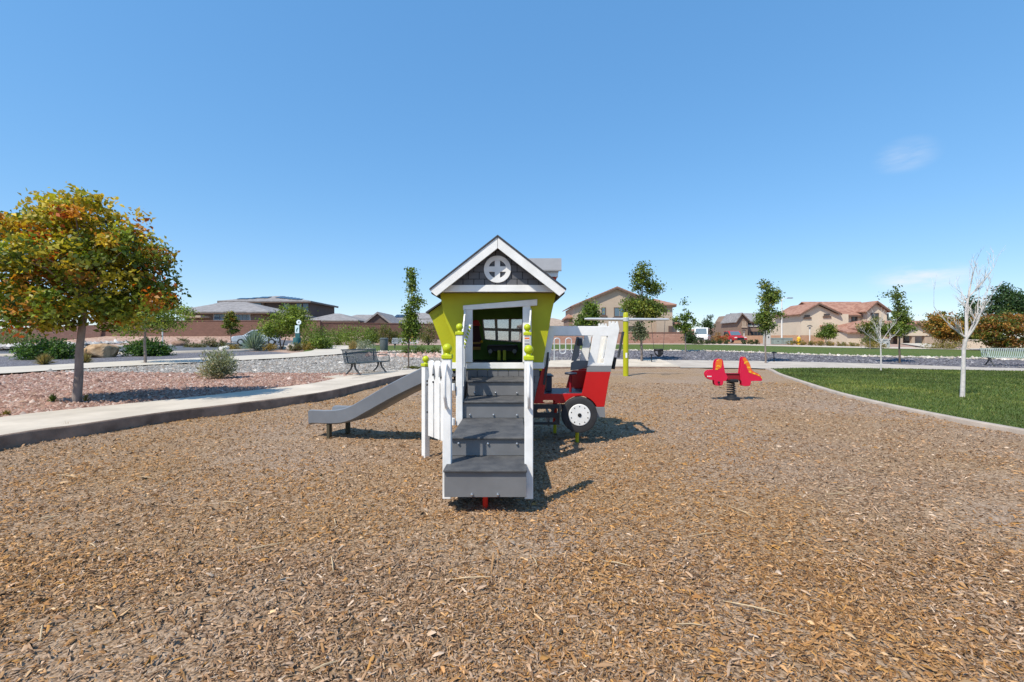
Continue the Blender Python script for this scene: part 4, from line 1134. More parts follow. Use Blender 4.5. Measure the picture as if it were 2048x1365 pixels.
for f_, u in rows:
    for k in range(ring):
        a = 2 * math.pi * k / ring
        V.append((sc_ + hw * f_ * math.cos(a), SD + 0.15 * f_ * math.sin(a), zb + (zt_ - zb) * u))
F = [(r * ring + k, r * ring + (k + 1) % ring, (r + 1) * ring + (k + 1) % ring, (r + 1) * ring + k) for r in range(2) for k in range(ring)]
bk.add(V, F)
bo = bk.build('bucket_rim', M['black'], SW, smooth=True)
sm = bo.modifiers.new('solid', 'SOLIDIFY'); sm.thickness = 0.02
for sgn in (-1, 1):
    MB().tube([(sc_ + sgn * hw * 0.92, SD, zb + (zt_ - zb) * 0.75), (sc_ + sgn * hw * 0.75, SD - 0.03, zb + 0.09), (sc_ + sgn * hw * 0.35, SD - 0.02, zb + 0.03), (sc_, SD, zb)], [0.022, 0.025, 0.03, 0.03], 8).build('bucket_strap', M['black'], SW, smooth=True)
MB().front([(sc_ - 0.06, zb + 0.02), (sc_ + 0.06, zb + 0.02), (sc_ + 0.085, zb + (zt_ - zb) * .8), (sc_ - 0.085, zb + (zt_ - zb) * .8)], SD - 0.14, 0.02).build('bucket_front', M['black'], SW, bevel=0.008)

# ---------------------------------------------------------------- benches
def bench(label, loc, rz, m_slat, m_frame, length=1.9, nsl=30, group='steel slat benches'):
    T = thing('park_bench', label, 'bench', loc, group)
    R = Matrix.Rotation(rz, 4, 'Z'); O = Matrix.Translation(loc)
    def put(mb, nm, m, bevel=0.0, smooth=False):
        mb.v = [tuple(O @ R @ Vector(p)) for p in mb.v]
        return mb.build(nm, m, T, bevel=bevel, smooth=smooth)
    h = length / 2
    # slats run over seat and back in one bent strip; local -y is the front
    side = crom([(-0.30, 0.405), (-0.27, 0.44), (-0.05, 0.425), (0.13, 0.42), (0.19, 0.45), (0.235, 0.60), (0.29, 0.84), (0.315, 0.86)], 3)
    for k in range(nsl):
        x = -h + 0.05 + (length - 0.1) * k / (nsl - 1)
        mb = MB(); V = []
        for (y, z) in side:
            V += [(x - 0.019, y, z), (x + 0.019, y, z)]
        V += [(a, b + 0.004, c - 0.008) for a, b, c in V]
        n = len(side); F = []
        for q in range(n - 1):
            a = 2 * q
            F += [(a, a + 1, a + 3, a + 2), (2 * n + a, 2 * n + a + 2, 2 * n + a + 3, 2 * n + a + 1), (a, a + 2, 2 * n + a + 2, 2 * n + a), (a + 1, 2 * n + a + 1, 2 * n + a + 3, a + 3)]
        mb.add(V, F)
        put(mb, 'slat', m_slat)
    for (y, z) in ((-0.275, 0.425), (0.305, 0.85), (0.16, 0.415)):
        put(MB().tube([(-h, y, z), (h, y, z)], 0.017, 8), 'rail', m_slat, smooth=True)
    for x in (-h + 0.22, h - 0.22):
        leg = MB()
        leg.tube([(x, -0.05, 0.41), (x, -0.06, 0.32), (x, -0.10, 0.22), (x, -0.20, 0.11), (x, -0.30, 0.0)], [0.04, 0.035, 0.03, 0.028, 0.03], 8)
        leg.tube([(x, 0.06, 0.41), (x, 0.05, 0.32), (x, 0.09, 0.22), (x, 0.20, 0.11), (x, 0.31, 0.0)], [0.04, 0.035, 0.03, 0.028, 0.03], 8)
        leg.tube([(x, -0.27, 0.41), (x, 0.2, 0.40), (x, 0.23, 0.5), (x, 0.28, 0.8)], 0.02, 8)
        put(leg, 'leg_frame', m_frame, smooth=True)
    for x in (-h + 0.02, h - 0.02):
        put(MB().tube([tuple(p) for p in crom([(x, -0.26, 0.44), (x, -0.27, 0.56), (x, -0.22, 0.635), (x, -0.05, 0.66), (x, 0.22, 0.64)], 4)], 0.018, 8), 'armrest', m_slat, smooth=True)
    return T
bench('dark slatted steel bench standing at the edge of the raised pavement', (-4.98, 15.45, 0.16), math.radians(72), M['bench'], M['bench_frame'])
bench('pale sage slatted bench on the path beyond the lawn', (24.7, 22.2, float(Zt(24.7, 22.2)) + 0.03), math.radians(-14), M['bench_pale'], M['bench_frame'], 2.3)
bench('far grey bench on the lawn edge by the orange sign', (-9.1, 38.4, float(Zt(-9.1, 38.4)) + 0.03), math.radians(10), M['galv'], M['bench_frame'], 2.2, 22)
o = MB().plate([(-5.9, 13.9), (-4.8, 13.5), (-4.3, 17.0), (-5.2, 17.2)], (), lambda u, v, w: (u, v, 0.02 + w), 0.165).build('bench_pad', M['concrete']); o['kind'] = 'structure'

# ---------------------------------------------------------------- small park furniture
def zat(x, y): return float(Zt(x, y))
# wave shaped bike rack
bd = 24.2; bzr = zat(2.4, bd) + 0.0
BR = thing('bike_rack', 'pale steel wave shaped bike rack on the path behind the truck', 'bike rack', (wx(1118, bd), bd, bzr))
pts = []
xs_ = [wx(v, bd) for v in (1108.5, 1119.5, 1131.5, 1143, 1154.5, 1166)]
ztop, zlow = wz(676.5, bd), wz(703, bd)
for k in range(6):
    up = (k % 2 == 0)
    xx = xs_[k]
    a = [(xx, bd, bzr - 0.1 if k == 0 else zlow), (xx, bd, ztop - 0.12)] if up else [(xx, bd, ztop - 0.12), (xx, bd, zlow if k < 5 else bzr - 0.1)]
    pts += a
    if k < 5:
        x2 = xs_[k + 1]; mid = (xx + x2) / 2; rr = (x2 - xx) / 2
        for q in range(1, 8):
            t = math.pi * q / 8
            if up: pts.append((mid - rr * math.cos(t), bd, ztop - 0.12 + rr * 0.75 * math.sin(t)))
            else: pts.append((mid - rr * math.cos(t), bd, zlow - rr * 0.75 * math.sin(t)))
MB().tube(pts, 0.030, 8).build('hoop_tube', M['galv'], BR, smooth=True)
MB().lathe([(0.07, 0.0), (0.07, 0.05)], (xs_[0], bd, bzr), 12).build('foot_plate', M['galv'], BR)
MB().lathe([(0.07, 0.0), (0.07, 0.05)], (xs_[5], bd, bzr), 12).build('foot_plate', M['galv'], BR)
# low black path lights
def pathlight(x, y, lab, h=0.42):
    T = thing('path_light', lab, 'path light', (x, y, zat(x, y)), 'low path lights')
    z = zat(x, y)
    MB().tube([(x, y, z - 0.1), (x, y, z + h)], 0.024, 8).build('stem', M['black'], T, smooth=True)
    MB().lathe([(0.12, 0.0), (0.125, 0.03), (0.03, 0.07)], (x, y, z + h), 14).build('hood', M['black'], T, smooth=True)
pathlight(wx(1303, 23.5), 23.5, 'low black path light in dark gravel by the bucket swing')
pathlight(wx(1548, 24), 24.0, 'low black path light beside the slim tree in dark gravel', 0.5)
pathlight(wx(884, 20.3), 21.6, 'low black path light behind the slide entrance', 0.55)
# dog waste station
dx, dy = wx(597, 36), 36.0; dz = zat(dx, dy)
DS = thing('dog_waste_station', 'teal dog waste station with bin and pale signs on a post', 'waste station', (dx, dy, dz))
MB().box(dx - 0.05, dx + 0.05, dy - 0.05, dy + 0.05, dz, wz(640, 36)).build('post', M['teal'], DS)
MB().lathe([(0.27, 0.0), (0.29, 0.1), (0.29, 0.9), (0.27, 0.95)], (dx - 0.1, dy - 0.05, dz + 0.02), 20).build('bin', M['teal'], DS, smooth=True)
MB().box(dx - 0.17, dx + 0.17, dy - 0.20, dy - 0.06, wz(678, 36), wz(666.5, 36)).build('bag_box', M['teal'], DS)
sg = MB().box(dx - 0.18, dx + 0.16, dy - 0.225, dy - 0.205, wz(667, 36), wz(651.5, 36)).build('sign', M['sign'], DS, bevel=0.01)
MB().front([(dx - 0.07, wz(664, 36)), (dx + 0.0, wz(664.5, 36)), (dx + 0.02, wz(660, 36)), (dx + 0.09, wz(657.5, 36)), (dx + 0.06, wz(655.5, 36)), (dx - 0.04, wz(658, 36)), (dx - 0.08, wz(660, 36))], dy - 0.231, 0.004).build('pictogram', M['teal'], sg)
oc = [(dx + 0.06 + 0.20 * math.cos(a), wz(645, 36) + 0.20 * math.sin(a)) for a in [math.pi / 8 + k * math.pi / 4 for k in range(8)]]
s2 = MB().front(oc, dy - 0.09, 0.02).build('round_sign', mat('sign_white', (0.72, 0.80, 0.82), 0.5), DS)
MB().front([(dx + 0.0, wz(646.5, 36)), (dx + 0.09, wz(647, 36)), (dx + 0.14, wz(643.5, 36)), (dx + 0.05, wz(643, 36))], dy - 0.096, 0.004).build('pictogram', M['grey_pl'], s2)
# trash bin behind the bench
tx, ty = wx(768, 33), 33.0; tz_ = zat(tx, ty)
TR = thing('trash_bin', 'dark round trash bin behind the slatted bench', 'bin', (tx, ty, tz_))
MB().lathe([(0.26, 0.0), (0.28, 0.05), (0.29, 0.82), (0.28, 0.86)], (tx, ty, tz_), 22).build('body', M['bench'], TR, smooth=True)
MB().lathe([(0.31, 0.0), (0.31, 0.07), (0.22, 0.12)], (tx, ty, tz_ + 0.865), 22).build('lid', M['bench'], TR, smooth=True)
# orange sign on two posts
ox, oy = wx(823.5, 42), 42.0; oz = zat(ox, oy)
OS = thing('orange_sign', 'orange rounded sign on two posts near the far lawn', 'sign', (ox, oy, oz))
oc = []
for a in np.linspace(0, 2 * math.pi, 25)[:-1]:
    oc.append((ox + 0.34 * math.copysign(abs(math.cos(a)) ** 0.75, math.cos(a)), wz(674.5, 42) + 0.42 * math.copysign(abs(math.sin(a)) ** 0.75, math.sin(a))))
fb = MB().front(oc, oy - 0.03, 0.03).build('face', mat('sign_orange', (0.72, 0.25, 0.03), 0.5, var=0.1), OS)
for zz in (670, 675, 679):
    MB().box(ox - 0.18, ox + 0.18, oy - 0.035, oy - 0.031, wz(zz + 0.7, 42), wz(zz - 0.7, 42)).build('print_bar', mat('sign_print', (0.60, 0.36, 0.14), 0.6), fb)
for s in (-0.2, 0.2):
    MB().tube([(ox + s, oy + 0.04, oz), (ox + s, oy + 0.04, wz(668, 42))], 0.03, 8).build('post', M['bench_frame'], OS, smooth=True)
# light poles
def street_lamp(px, d, ytop, ybase, lab, arm=15, m=M['trim_white']):
    x = wx(px, d); z0 = zat(x, d); zt = wz(ytop, d)
    T = thing('street_lamp', lab, 'street lamp', (x, d, z0))
    MB().tube([(x, d, z0 - 0.1), (x, d, zt)], [0.11, 0.055], 10).build('pole', m, T, smooth=True)
    if arm:
        x2 = wx(px + arm, d)
        MB().tube([tuple(p) for p in crom([(x, d, zt - 0.3), (x + 0.4, d, zt + 0.1), (x2, d, zt + 0.12)], 5)], 0.035, 8).build('arm', m, T, smooth=True)
        MB().obox((x2 + 0.1, d, zt + 0.10), (0.7, 0.3, 0.12)).build('lamp_head', M['grey_pl'], T, bevel=0.04)
    return T
street_lamp(1563.5, 60, 598, 692, 'tall pale street lamp with curved arm before the brown house')
def garden_lamp(px, d, ytop, lab, hw=0.32):
    x = wx(px, d); z0 = zat(x, d); zt = wz(ytop, d)
    T = thing('lamp_post', lab, 'lamp post', (x, d, z0))
    MB().tube([(x, d, z0 - 0.1), (x, d, zt - 0.4)], 0.06, 10).build('pole', M['trim_white'], T, smooth=True)
    MB().lathe([(0.07, 0.0), (0.12, 0.1), (0.10, 0.3)], (x, d, zt - 0.42), 12).build('lantern', M['grey_pl'], T, smooth=True)
    for s in (-1, 1):
        MB().tube([(x + s * 0.08, d, zt - 0.15), (x + s * hw * 0.8, d, zt - 0.02)], 0.02, 6).build('stay', M['bench_frame'], T, smooth=True)
    MB().tube([tuple(p) for p in crom([(x - hw, d, zt - 0.08), (x - hw * .5, d, zt + 0.0), (x, d, zt + 0.03), (x + hw * .5, d, zt), (x + hw, d, zt - 0.08)], 4)], 0.05, 8).build('canopy', M['bench_frame'], T, smooth=True)
garden_lamp(1619.5, 56, 652, 'short lamp post with winged top before the beige house')
garden_lamp(1488, 66, 661, 'small lamp post in front of the brown two storey house', 0.25)
garden_lamp(325, 44, 655, 'white post partly behind the green tree by the road', 0.2)
# hydrant and cabinets
hx, hy = wx(1597.5, 52), 52.0; hz = zat(hx, hy)
HY = thing('fire_hydrant', 'yellow fire hydrant beside the far lawn', 'hydrant', (hx, hy, hz))
MB().lathe([(0.22, 0.0), (0.22, 0.06), (0.15, 0.08), (0.15, 0.62), (0.20, 0.66), (0.20, 0.72), (0.14, 0.84), (0.05, 0.90)], (hx, hy, hz), 16).build('barrel', M['yellow'], HY, smooth=True)
for s in (-1, 1):
    MB().lathe([(0.08, 0.0), (0.09, 0.1)], (hx + (0.14 if s > 0 else -0.24), hy, hz + 0.5), 12, 'X').build('nozzle', M['yellow'], HY, smooth=True)
def cabinet(px, d, w, h, lab, m):
    x = wx(px, d); z0 = zat(x, d)
    T = thing('utility_cabinet', lab, 'utility cabinet', (x, d, z0))
    MB().box(x - w / 2, x + w / 2, d, d + 0.7, z0, z0 + h).build('housing', m, T, bevel=0.04)
    MB().box(x - w / 2 - 0.04, x + w / 2 + 0.04, d - 0.04, d + 0.74, z0 + h - 0.10, z0 + h + 0.02).build('lid', m, T, bevel=0.02)
    MB().box(x - 0.06, x + 0.06, d - 0.03, d - 0.005, z0 + h * .45, z0 + h * .55).build('lock', M['bench_frame'], T)
sage = mat('cabinet_sage', (0.26, 0.31, 0.28), 0.6, var=0.08)
cabinet(1556, 53, 0.9, 0.75, 'sage green utility cabinet beside the tall street lamp', sage)
cabinet(1577, 54, 1.0, 0.75, 'sage green utility cabinet next to the yellow hydrant', sage)
cabinet(1775, 39, 0.45, 0.8, 'grey utility cabinet beside the pale driveway', mat('cabinet_grey', (0.36, 0.38, 0.38), 0.6))
cabinet(1537, 50, 0.5, 1.7, 'tall narrow pale cabinet behind the slim tree', mat('cabinet_pale', (0.52, 0.50, 0.46), 0.6))

# ---------------------------------------------------------------- vehicles
def car(label, loc, rz, m_body, kind='suv', L_=4.5, Wd=1.85, Ht=1.62, cat='car'):
    T = thing('parked_car', label, cat, loc)
    R = Matrix.Rotation(rz, 4, 'Z'); O = Matrix.Translation(loc)
    h = L_ / 2
    if kind == 'pickup':
        pr = [(-h, .45), (-h + .05, .85), (-h + 1.35, 1.0), (h - .05, 1.0), (h, .6), (h - .1, .38), (-h + .1, .35)]
        cab = [(-h + 1.25, 1.0), (-h + 1.9, Ht), (-h + 3.2, Ht), (-h + 3.45, 1.0)]
    elif kind == 'van':
        pr = [(-h, .5), (-h + .02, .95), (-h + .9, 1.1), (h, 1.1), (h, .5), (h - .1, .36), (-h + .1, .36)]
        cab = [(-h + .85, 1.1), (-h + 1.5, Ht), (h - .1, Ht), (h, 1.1)]
    else:
        pr = [(-h, .45), (-h, .72), (-h + .15, .92), (-h + 1.15, 1.04), (h - .1, 1.06), (h, .75), (h - .05, .42), (-h + .15, .32)]
        cab = [(-h + 1.05, 1.03), (-h + 1.85, Ht - .05), (-h + 2.6, Ht), (h - .7, Ht - .04), (h - .12, 1.05)]
    def put(mb, nm, m, parent=T, bevel=0.0, smooth=False):
        mb.v = [tuple(O @ R @ Vector(p)) for p in mb.v]
        return mb.build(nm, m, parent, bevel=bevel, smooth=smooth)
    w2 = Wd / 2
    body = put(MB().plate(pr, (), lambda u, v, w: (u, w - w2, v), Wd), 'body', m_body, bevel=0.07)
    cb2 = put(MB().plate(cab, (), lambda u, v, w: (u, w - w2 + 0.10, v), Wd - 0.2), 'cabin', m_body, bevel=0.06)
    # glass
    zc = sum(p[1] for p in cab) / len(cab); xc = sum(p[0] for p in cab) / len(cab)
    gl = [(xc + (a - xc) * 0.86, zc + (b - zc) * 0.70 + 0.01) for a, b in cab]
    for s in (-1, 1):
        put(MB().plate(gl, (), lambda u, v, w, s=s: (u, s * (w2 - 0.092) + w * s, v), 0.012), 'side_window', M['glass_dark'], cb2)
    a, b = cab[0], cab[1]
    def wsf(u, v, w):
        return (a[0] + (b[0] - a[0]) * v - 0.012 - w, u, a[1] + (b[1] - a[1]) * v + 0.008)
    put(MB().plate([(-w2 + .2, .12), (w2 - .2, .12), (w2 - .28, .9), (-w2 + .28, .9)], (), wsf, 0.012), 'windscreen', M['glass_blue'], cb2)
    a2, b2 = cab[-1], cab[-2]
    put(MB().plate([(-w2 + .22, .15), (w2 - .22, .15), (w2 - .3, .85), (-w2 + .3, .85)], (), lambda u, v, w: (a2[0] + (b2[0] - a2[0]) * v + 0.02 + w, u, a2[1] + (b2[1] - a2[1]) * v), 0.012), 'rear_window', M['glass_dark'], cb2)
    for xw in (-h + .85, h - .85):
        for s in (-1, 1):
            w_ = put(MB().lathe([(.2, -.10), (.31, -.10), (.34, -.07), (.34, .07), (.31, .10), (.2, .10)], (xw, s * (w2 - .08), .34), 24, 'Y'), 'wheel', M['tyre'], smooth=True)
            put(MB().lathe([(.08, -.112), (.20, -.106), (.21, .106), (.08, .112)], (xw, s * (w2 - .08), .34), 18, 'Y'), 'rim', M['galv'], w_, smooth=True)
    for s in (-1, 1):
        put(MB().obox((-h + 0.02, s * (w2 - .28), .76), (.10, .36, .14)), 'headlight', M['trim_white'], bevel=0.03)
        put(MB().obox((h - 0.03, s * (w2 - .2), .85), (.10, .22, .2)), 'tail_light', M['red'], bevel=0.03)
    put(MB().obox((-h - 0.005, 0, .62), (.06, .95, .24)), 'grille', M['black'], bevel=0.02)
    put(MB().obox((-h + .0, 0, .42), (.12, Wd * .9, .13)), 'bumper', M['dark'], bevel=0.04)
    return T
silver = mat('car_silver', (0.62, 0.65, 0.69), 0.25, metal=0.15, coat=0.6)
cx_, cy_ = -26.9, 47.5
car('silver sport utility car parked on the road beyond the spiky blue yucca', (cx_, cy_, zat(cx_, cy_) + 0.03), math.radians(25), silver)
cx_, cy_ = wx(1464, 66), 66.0
car('red pickup parked before the tan wall across the lawn', (cx_, cy_, zat(cx_, cy_) + 0.02), math.radians(90), mat('car_red', (0.50, 0.02, 0.02), 0.3, coat=0.5), 'pickup', 5.0, 1.9, 1.75, 'pickup')
cx_, cy_ = wx(1404, 66), 66.0
car('white van parked beside the dark round shrub', (cx_, cy_, zat(cx_, cy_) + 0.02), math.radians(62), mat('car_white', (0.75, 0.75, 0.75), 0.3, coat=0.5), 'van', 5.2, 2.0, 2.2, 'van')
# ---------------------------------------------------------------- buildings and walls
def wall_run(name, label, p0, p1, h, m, cap=None, z0=None, z1=None, t=0.2, cat='wall', over=0.05):
    a = Vector((*p0, 0)); b = Vector((*p1, 0)); d = (b - a); L_ = d.length; d.normalize(); nr = Vector((-d.y, d.x, 0))
    za = zat(*p0) if z0 is None else z0; zb = zat(*p1) if z1 is None else z1
    T = thing(name, label, cat, (p0[0], p0[1], min(za, zb) - 0.3))
    # mesh in a local frame so that the block courses follow the wall
    vs = [(0, 0, 0), (L_, 0, 0), (L_, t, 0), (0, t, 0), (0, 0, za - min(za, zb) + h + .3), (L_, 0, zb - min(za, zb) + h + .3), (L_, t, zb - min(za, zb) + h + .3), (0, t, za - min(za, zb) + h + .3)]
    T.rotation_euler = (0, 0, math.atan2(d.y, d.x))
    def raw(nm, vs, m):
        me = bpy.data.meshes.new(nm); me.from_pydata(vs, [], [(3, 2, 1, 0), (4, 5, 6, 7), (0, 1, 5, 4), (1, 2, 6, 5), (2, 3, 7, 6), (3, 0, 4, 7)])
        me.materials.append(m); o = bpy.data.objects.new(nm, me); COL.objects.link(o); o.parent = T; return o
    raw('wall_body', vs, m)
    if cap:
        top = [vs[4], vs[5], vs[6], vs[7]]
        c0 = [(v[0], v[1] + (-over if k in (0, 1) else over), v[2] + 0.003) for k, v in enumerate(top)]
        raw('coping', c0 + [(x, y, z + 0.10) for x, y, z in c0], cap)
    return T

def window(parent, x0, x1, z0, z1, y, frame=M['trim_white'], glass=M['glass_dark'], sill=True, cols=1, fw=0.08):
    w = MB().front([(x0 - fw, z0 - fw), (x1 + fw, z0 - fw), (x1 + fw, z1 + fw), (x0 - fw, z1 + fw)], y - 0.05, 0.06, [[(x0, z0), (x1, z0), (x1, z1), (x0, z1)]]).build('window', frame, parent)
    for k in range(cols):
        a = x0 + (x1 - x0) * k / cols; b = x0 + (x1 - x0) * (k + 1) / cols
        MB().box(a + 0.03, b - 0.03, y - 0.025, y - 0.012, z0 + 0.02, z1 - 0.02).build('pane', glass, w)
    if sill:
        MB().box(x0 - 0.25, x1 + 0.25, y - 0.16, y - 0.051, z0 - 0.34, z0 - fw - 0.02).build('sill', frame, w)
    return w

def slab_poly(parent, name, quad, m, t=0.18):
    """roof plane: 3 or 4 world points, thickened downwards"""
    q = [Vector(p) for p in quad]; n = len(q)
    vs = [tuple(p) for p in q] + [(p.x, p.y, p.z - t) for p in q]
    fs = [tuple(range(n)), tuple(range(2 * n - 1, n - 1, -1))] + [(k, (k + 1) % n, n + (k + 1) % n, n + k) for k in range(n)]
    return MB().add(vs, fs).build(name, m, parent)

def hip_roof(parent, x0, x1, y0, y1, ze, zr, m, ov=0.5, ridge=None, fascia=None):
    x0 -= ov; x1 += ov; y0 -= ov; y1 += ov
    cy = (y0 + y1) / 2; hw = (y1 - y0) / 2
    a, b = ridge if ridge else (x0 + hw, x1 - hw)
    if a > b: a = b = (a + b) / 2
    e = 0.0
    slab_poly(parent, 'roof', [(x0, y0, ze), (x1, y0, ze), (b + 1e-3, cy, zr), (a, cy, zr)], m)
    slab_poly(parent, 'roof', [(x1, y1, ze), (x0, y1, ze), (a, cy, zr), (b + 1e-3, cy, zr)], m)
    slab_poly(parent, 'roof', [(x0, y1, ze), (x0, y0, ze), (a, cy, zr)], m)
    slab_poly(parent, 'roof', [(x1, y0, ze), (x1, y1, ze), (b + 1e-3, cy, zr)], m)
    if fascia:
        MB().box(x0 + .02, x1 - .02, y0 + 0.02, y0 + 0.10, ze - 0.36, ze - 0.19).build('fascia', fascia, parent)
        MB().box(x0 + .02, x0 + .10, y0 + 0.11, y1, ze - 0.36, ze - 0.19).build('fascia', fascia, parent)
        MB().box(x1 - .10, x1 - .02, y0 + 0.11, y1, ze - 0.36, ze - 0.19).build('fascia', fascia, parent)

def gable_front(parent, xl, xa, xr, zl, za, zr_, y0, y1, m_roof, m_trim, ov=0.45):
    """roof of a gable that faces the viewer: two slopes running back"""
    sl = (za - zl) / (xa - xl); sr = (za - zr_) / (xr - xa)
    slab_poly(parent, 'roof', [(xl - ov, y0 - ov, zl - ov * sl + .25), (xa, y0 - ov, za + .25), (xa, y1 + ov, za + .25), (xl - ov, y1 + ov, zl - ov * sl + .25)][::-1], m_roof, 0.12)
    slab_poly(parent, 'roof', [(xr + ov, y0 - ov, zr_ - ov * sr + .25), (xa, y0 - ov, za + .25), (xa, y1 + ov, za + .25), (xr + ov, y1 + ov, zr_ - ov * sr + .25)], m_roof, 0.12)
    q = [(xl - ov, zl - ov * sl + .13), (xa, za + .13), (xr + ov, zr_ - ov * sr + .13), (xr + ov, zr_ - ov * sr - .10), (xa, za - .10), (xl - ov, zl - ov * sl - .10)]
    MB().front(q, y0 - ov, 0.06).build('verge_board', m_trim, parent)

def side_gable_roof(parent, x0, x1, y0, y1, ze, zr, m, trim, ov=0.45):
    cy = (y0 + y1) / 2
    s = (zr - ze) / (cy - y0)
    slab_poly(parent, 'roof', [(x0 - ov, y0 - ov, ze - ov * s + .2), (x1 + ov, y0 - ov, ze - ov * s + .2), (x1 + ov, cy, zr + .2), (x0 - ov, cy, zr + .2)], m, 0.14)
    slab_poly(parent, 'roof', [(x0 - ov, y1 + ov, ze - ov * s + .2), (x1 + ov, y1 + ov, ze - ov * s + .2), (x1 + ov, cy, zr + .2), (x0 - ov, cy, zr + .2)][::-1], m, 0.14)
    MB().box(x0 - ov, x1 + ov, y0 - ov - 0.02, y0 - ov + .08, ze - ov * s - 0.14, ze - ov * s + 0.05).build('fascia', trim, parent)

# --- tan gable house behind the swing
D = 60.0
X = lambda p: wx(p, D); Z = lambda p: wz(p, D)
H = thing('house', 'tan two storey house with a broad front gable behind the bushy tree', 'house', (X(1240), D, 0.9))
zl, za, zr_ = Z(613), Z(577.5), Z(612)
MB().front([(X(1149), 0.5), (X(1318), 0.5), (X(1318), zr_), (X(1233), za), (X(1149), zl)], D, 10.0).build('wall', M['stucco_tan'], H)
gable_front(H, X(1149), X(1233), X(1318), zl, za, zr_, D, D + 10, M['tile_red'], M['trim_brown'])
MB().box(X(1306), X(1337), D - 1.5, D + 7, 0.5, Z(612)).build('wing_wall', M['stucco_tan'], H)
hip_roof(H, X(1306), X(1337), D - 1.5, D + 7, Z(611), Z(594), M['tile_red'], 0.4, fascia=M['trim_brown'])
MB().box(X(1336), X(1352), D - 0.5, D + 5, 0.5, Z(646)).build('porch_wall', M['stucco_tan'], H)
hip_roof(H, X(1336), X(1353), D - 0.5, D + 5, Z(646), Z(634), M['tile_red'], 0.4, fascia=M['trim_brown'])
MB().box(X(1141), X(1149) - 0.02, D + 2, D + 8, 0.5, Z(633)).build('lean_to', M['stucco_brown'], H)
hip_roof(H, X(1142), X(1150), D + 2, D + 8, Z(633), Z(624), M['tile_red'], 0.3)
window(H, X(1204), X(1210.5), Z(630), Z(616.5), D, M['trim_brown'], M['glass_blue'])
window(H, X(1229), X(1248.5), Z(633), Z(616.5), D, M['trim_brown'], M['glass_blue'], cols=2)
window(H, X(1258), X(1272), Z(656), Z(653.5), D, M['trim_brown'], M['glass_dark'], sill=False)
window(H, X(1258), X(1272), Z(661), Z(658), D, M['trim_brown'], M['glass_dark'], sill=False)
dr = MB().box(X(1329), X(1336), D - 1.58, D - 1.505, 1.0, Z(653)).build('door', M['trim_brown'], H)
MB().box(X(1330), X(1335.4), D - 1.62, D - 1.585, 1.2, Z(655)).build('door_panel', M['stucco_dark'], dr)
wall_run('block_wall', 'pinkish split face block wall in front of the tan gable house', (wx(1085, 58), 58), (wx(1371, 57), 57), 1.6, M['block_pink'], M['block_brown'], z0=0.72, z1=0.72, t=0.4)

# --- low neighbour behind the toy house
D = 76.0
H = thing('house', 'low tan roofed house between the playhouse and the gable house', 'house', (X(1110), D, 1.0))
MB().box(wx(1040, D), wx(1165, D), D, D + 9, 0.6, wz(652, D)).build('wall', M['stucco_beige'], H)
hip_roof(H, wx(1040, D), wx(1165, D), D, D + 9, wz(652, D), wz(634, D), M['tile_tan'], 0.5, fascia=M['trim_brown'])
MB().tube([(wx(1128, D), D + 2, wz(650, D)), (wx(1128, D), D + 2, wz(641, D))], 0.2, 8).build('roof_vent', M['trim_brown'], H)

# --- small far houses
for px0, px1, ye, yr, D, lab, mw in ((1418, 1462, 668, 656, 105, 'small far house with red gable roof beyond the white van', M['stucco_tan']), (1372, 1408, 668, 659, 120, 'small far house with flat red roof beyond the dark shrub', M['stucco_brown'])):
    H = thing('house', lab, 'house', (wx((px0 + px1) / 2, D), D, 1.2))
    x0, x1 = wx(px0, D), wx(px1, D); xa = (x0 + x1) / 2 + 1
    MB().front([(x0, 0.8), (x1, 0.8), (x1, wz(ye, D)), (xa, wz(yr + 1, D)), (x0, wz(ye, D))], D, 9).build('wall', mw, H)
    gable_front(H, x0, xa, x1, wz(ye, D), wz(yr + 1, D), wz(ye, D), D, D + 9, M['tile_red'], M['trim_brown'])
    window(H, xa - 1.2, xa + 1.2, 2.0, 3.2, D, M['trim_white'], M['glass_dark'])

# --- brown two storey house
D = 84.0
X = lambda p: wx(p, D); Z = lambda p: wz(p, D)
H = thing('house', 'brown two storey house with long grey tiled roof', 'house', (X(1525), D, 1.1))
MB().box(X(1470), X(1587), D, D + 9, 0.6, Z(644)).build('wall', M['stucco_brown'], H)
side_gable_roof(H, X(1489), X(1586), D, D + 9, Z(643), Z(626), M['tile_grey'], M['trim_brown'])
gl, ga, gr = X(1469), X(1477), X(1490)
MB().front([(gl, 0.6), (gr, 0.6), (gr, Z(642)), (ga, Z(629)), (gl, Z(641))], D - 1.0, 9).build('gable_wall', M['stucco_brown'], H)
gable_front(H, gl, ga, gr, Z(641), Z(629), Z(642), D - 1.0, D + 4.5, M['tile_grey'], M['trim_brown'], 0.4)
window(H, X(1479.5), X(1485.5), Z(652.5), Z(644.5), D - 1.0, M['stucco_tan'], M['stucco_tan'], cols=3)
window(H, X(1495.5), X(1502.5), Z(650), Z(644), D, M['trim_white'], M['glass_dark'])
window(H, X(1509.5), X(1517), Z(650), Z(644), D, M['trim_white'], M['glass_dark'])
window(H, X(1571), X(1578), Z(651), Z(646), D, M['trim_white'], M['glass_dark'])
window(H, X(1489), X(1496), Z(673), Z(664), D - 0.0, M['trim_brown'], M['glass_dark'], sill=False)
window(H, X(1501), X(1528), Z(673), Z(664), D, M['trim_brown'], M['glass_dark'], sill=False, cols=4)
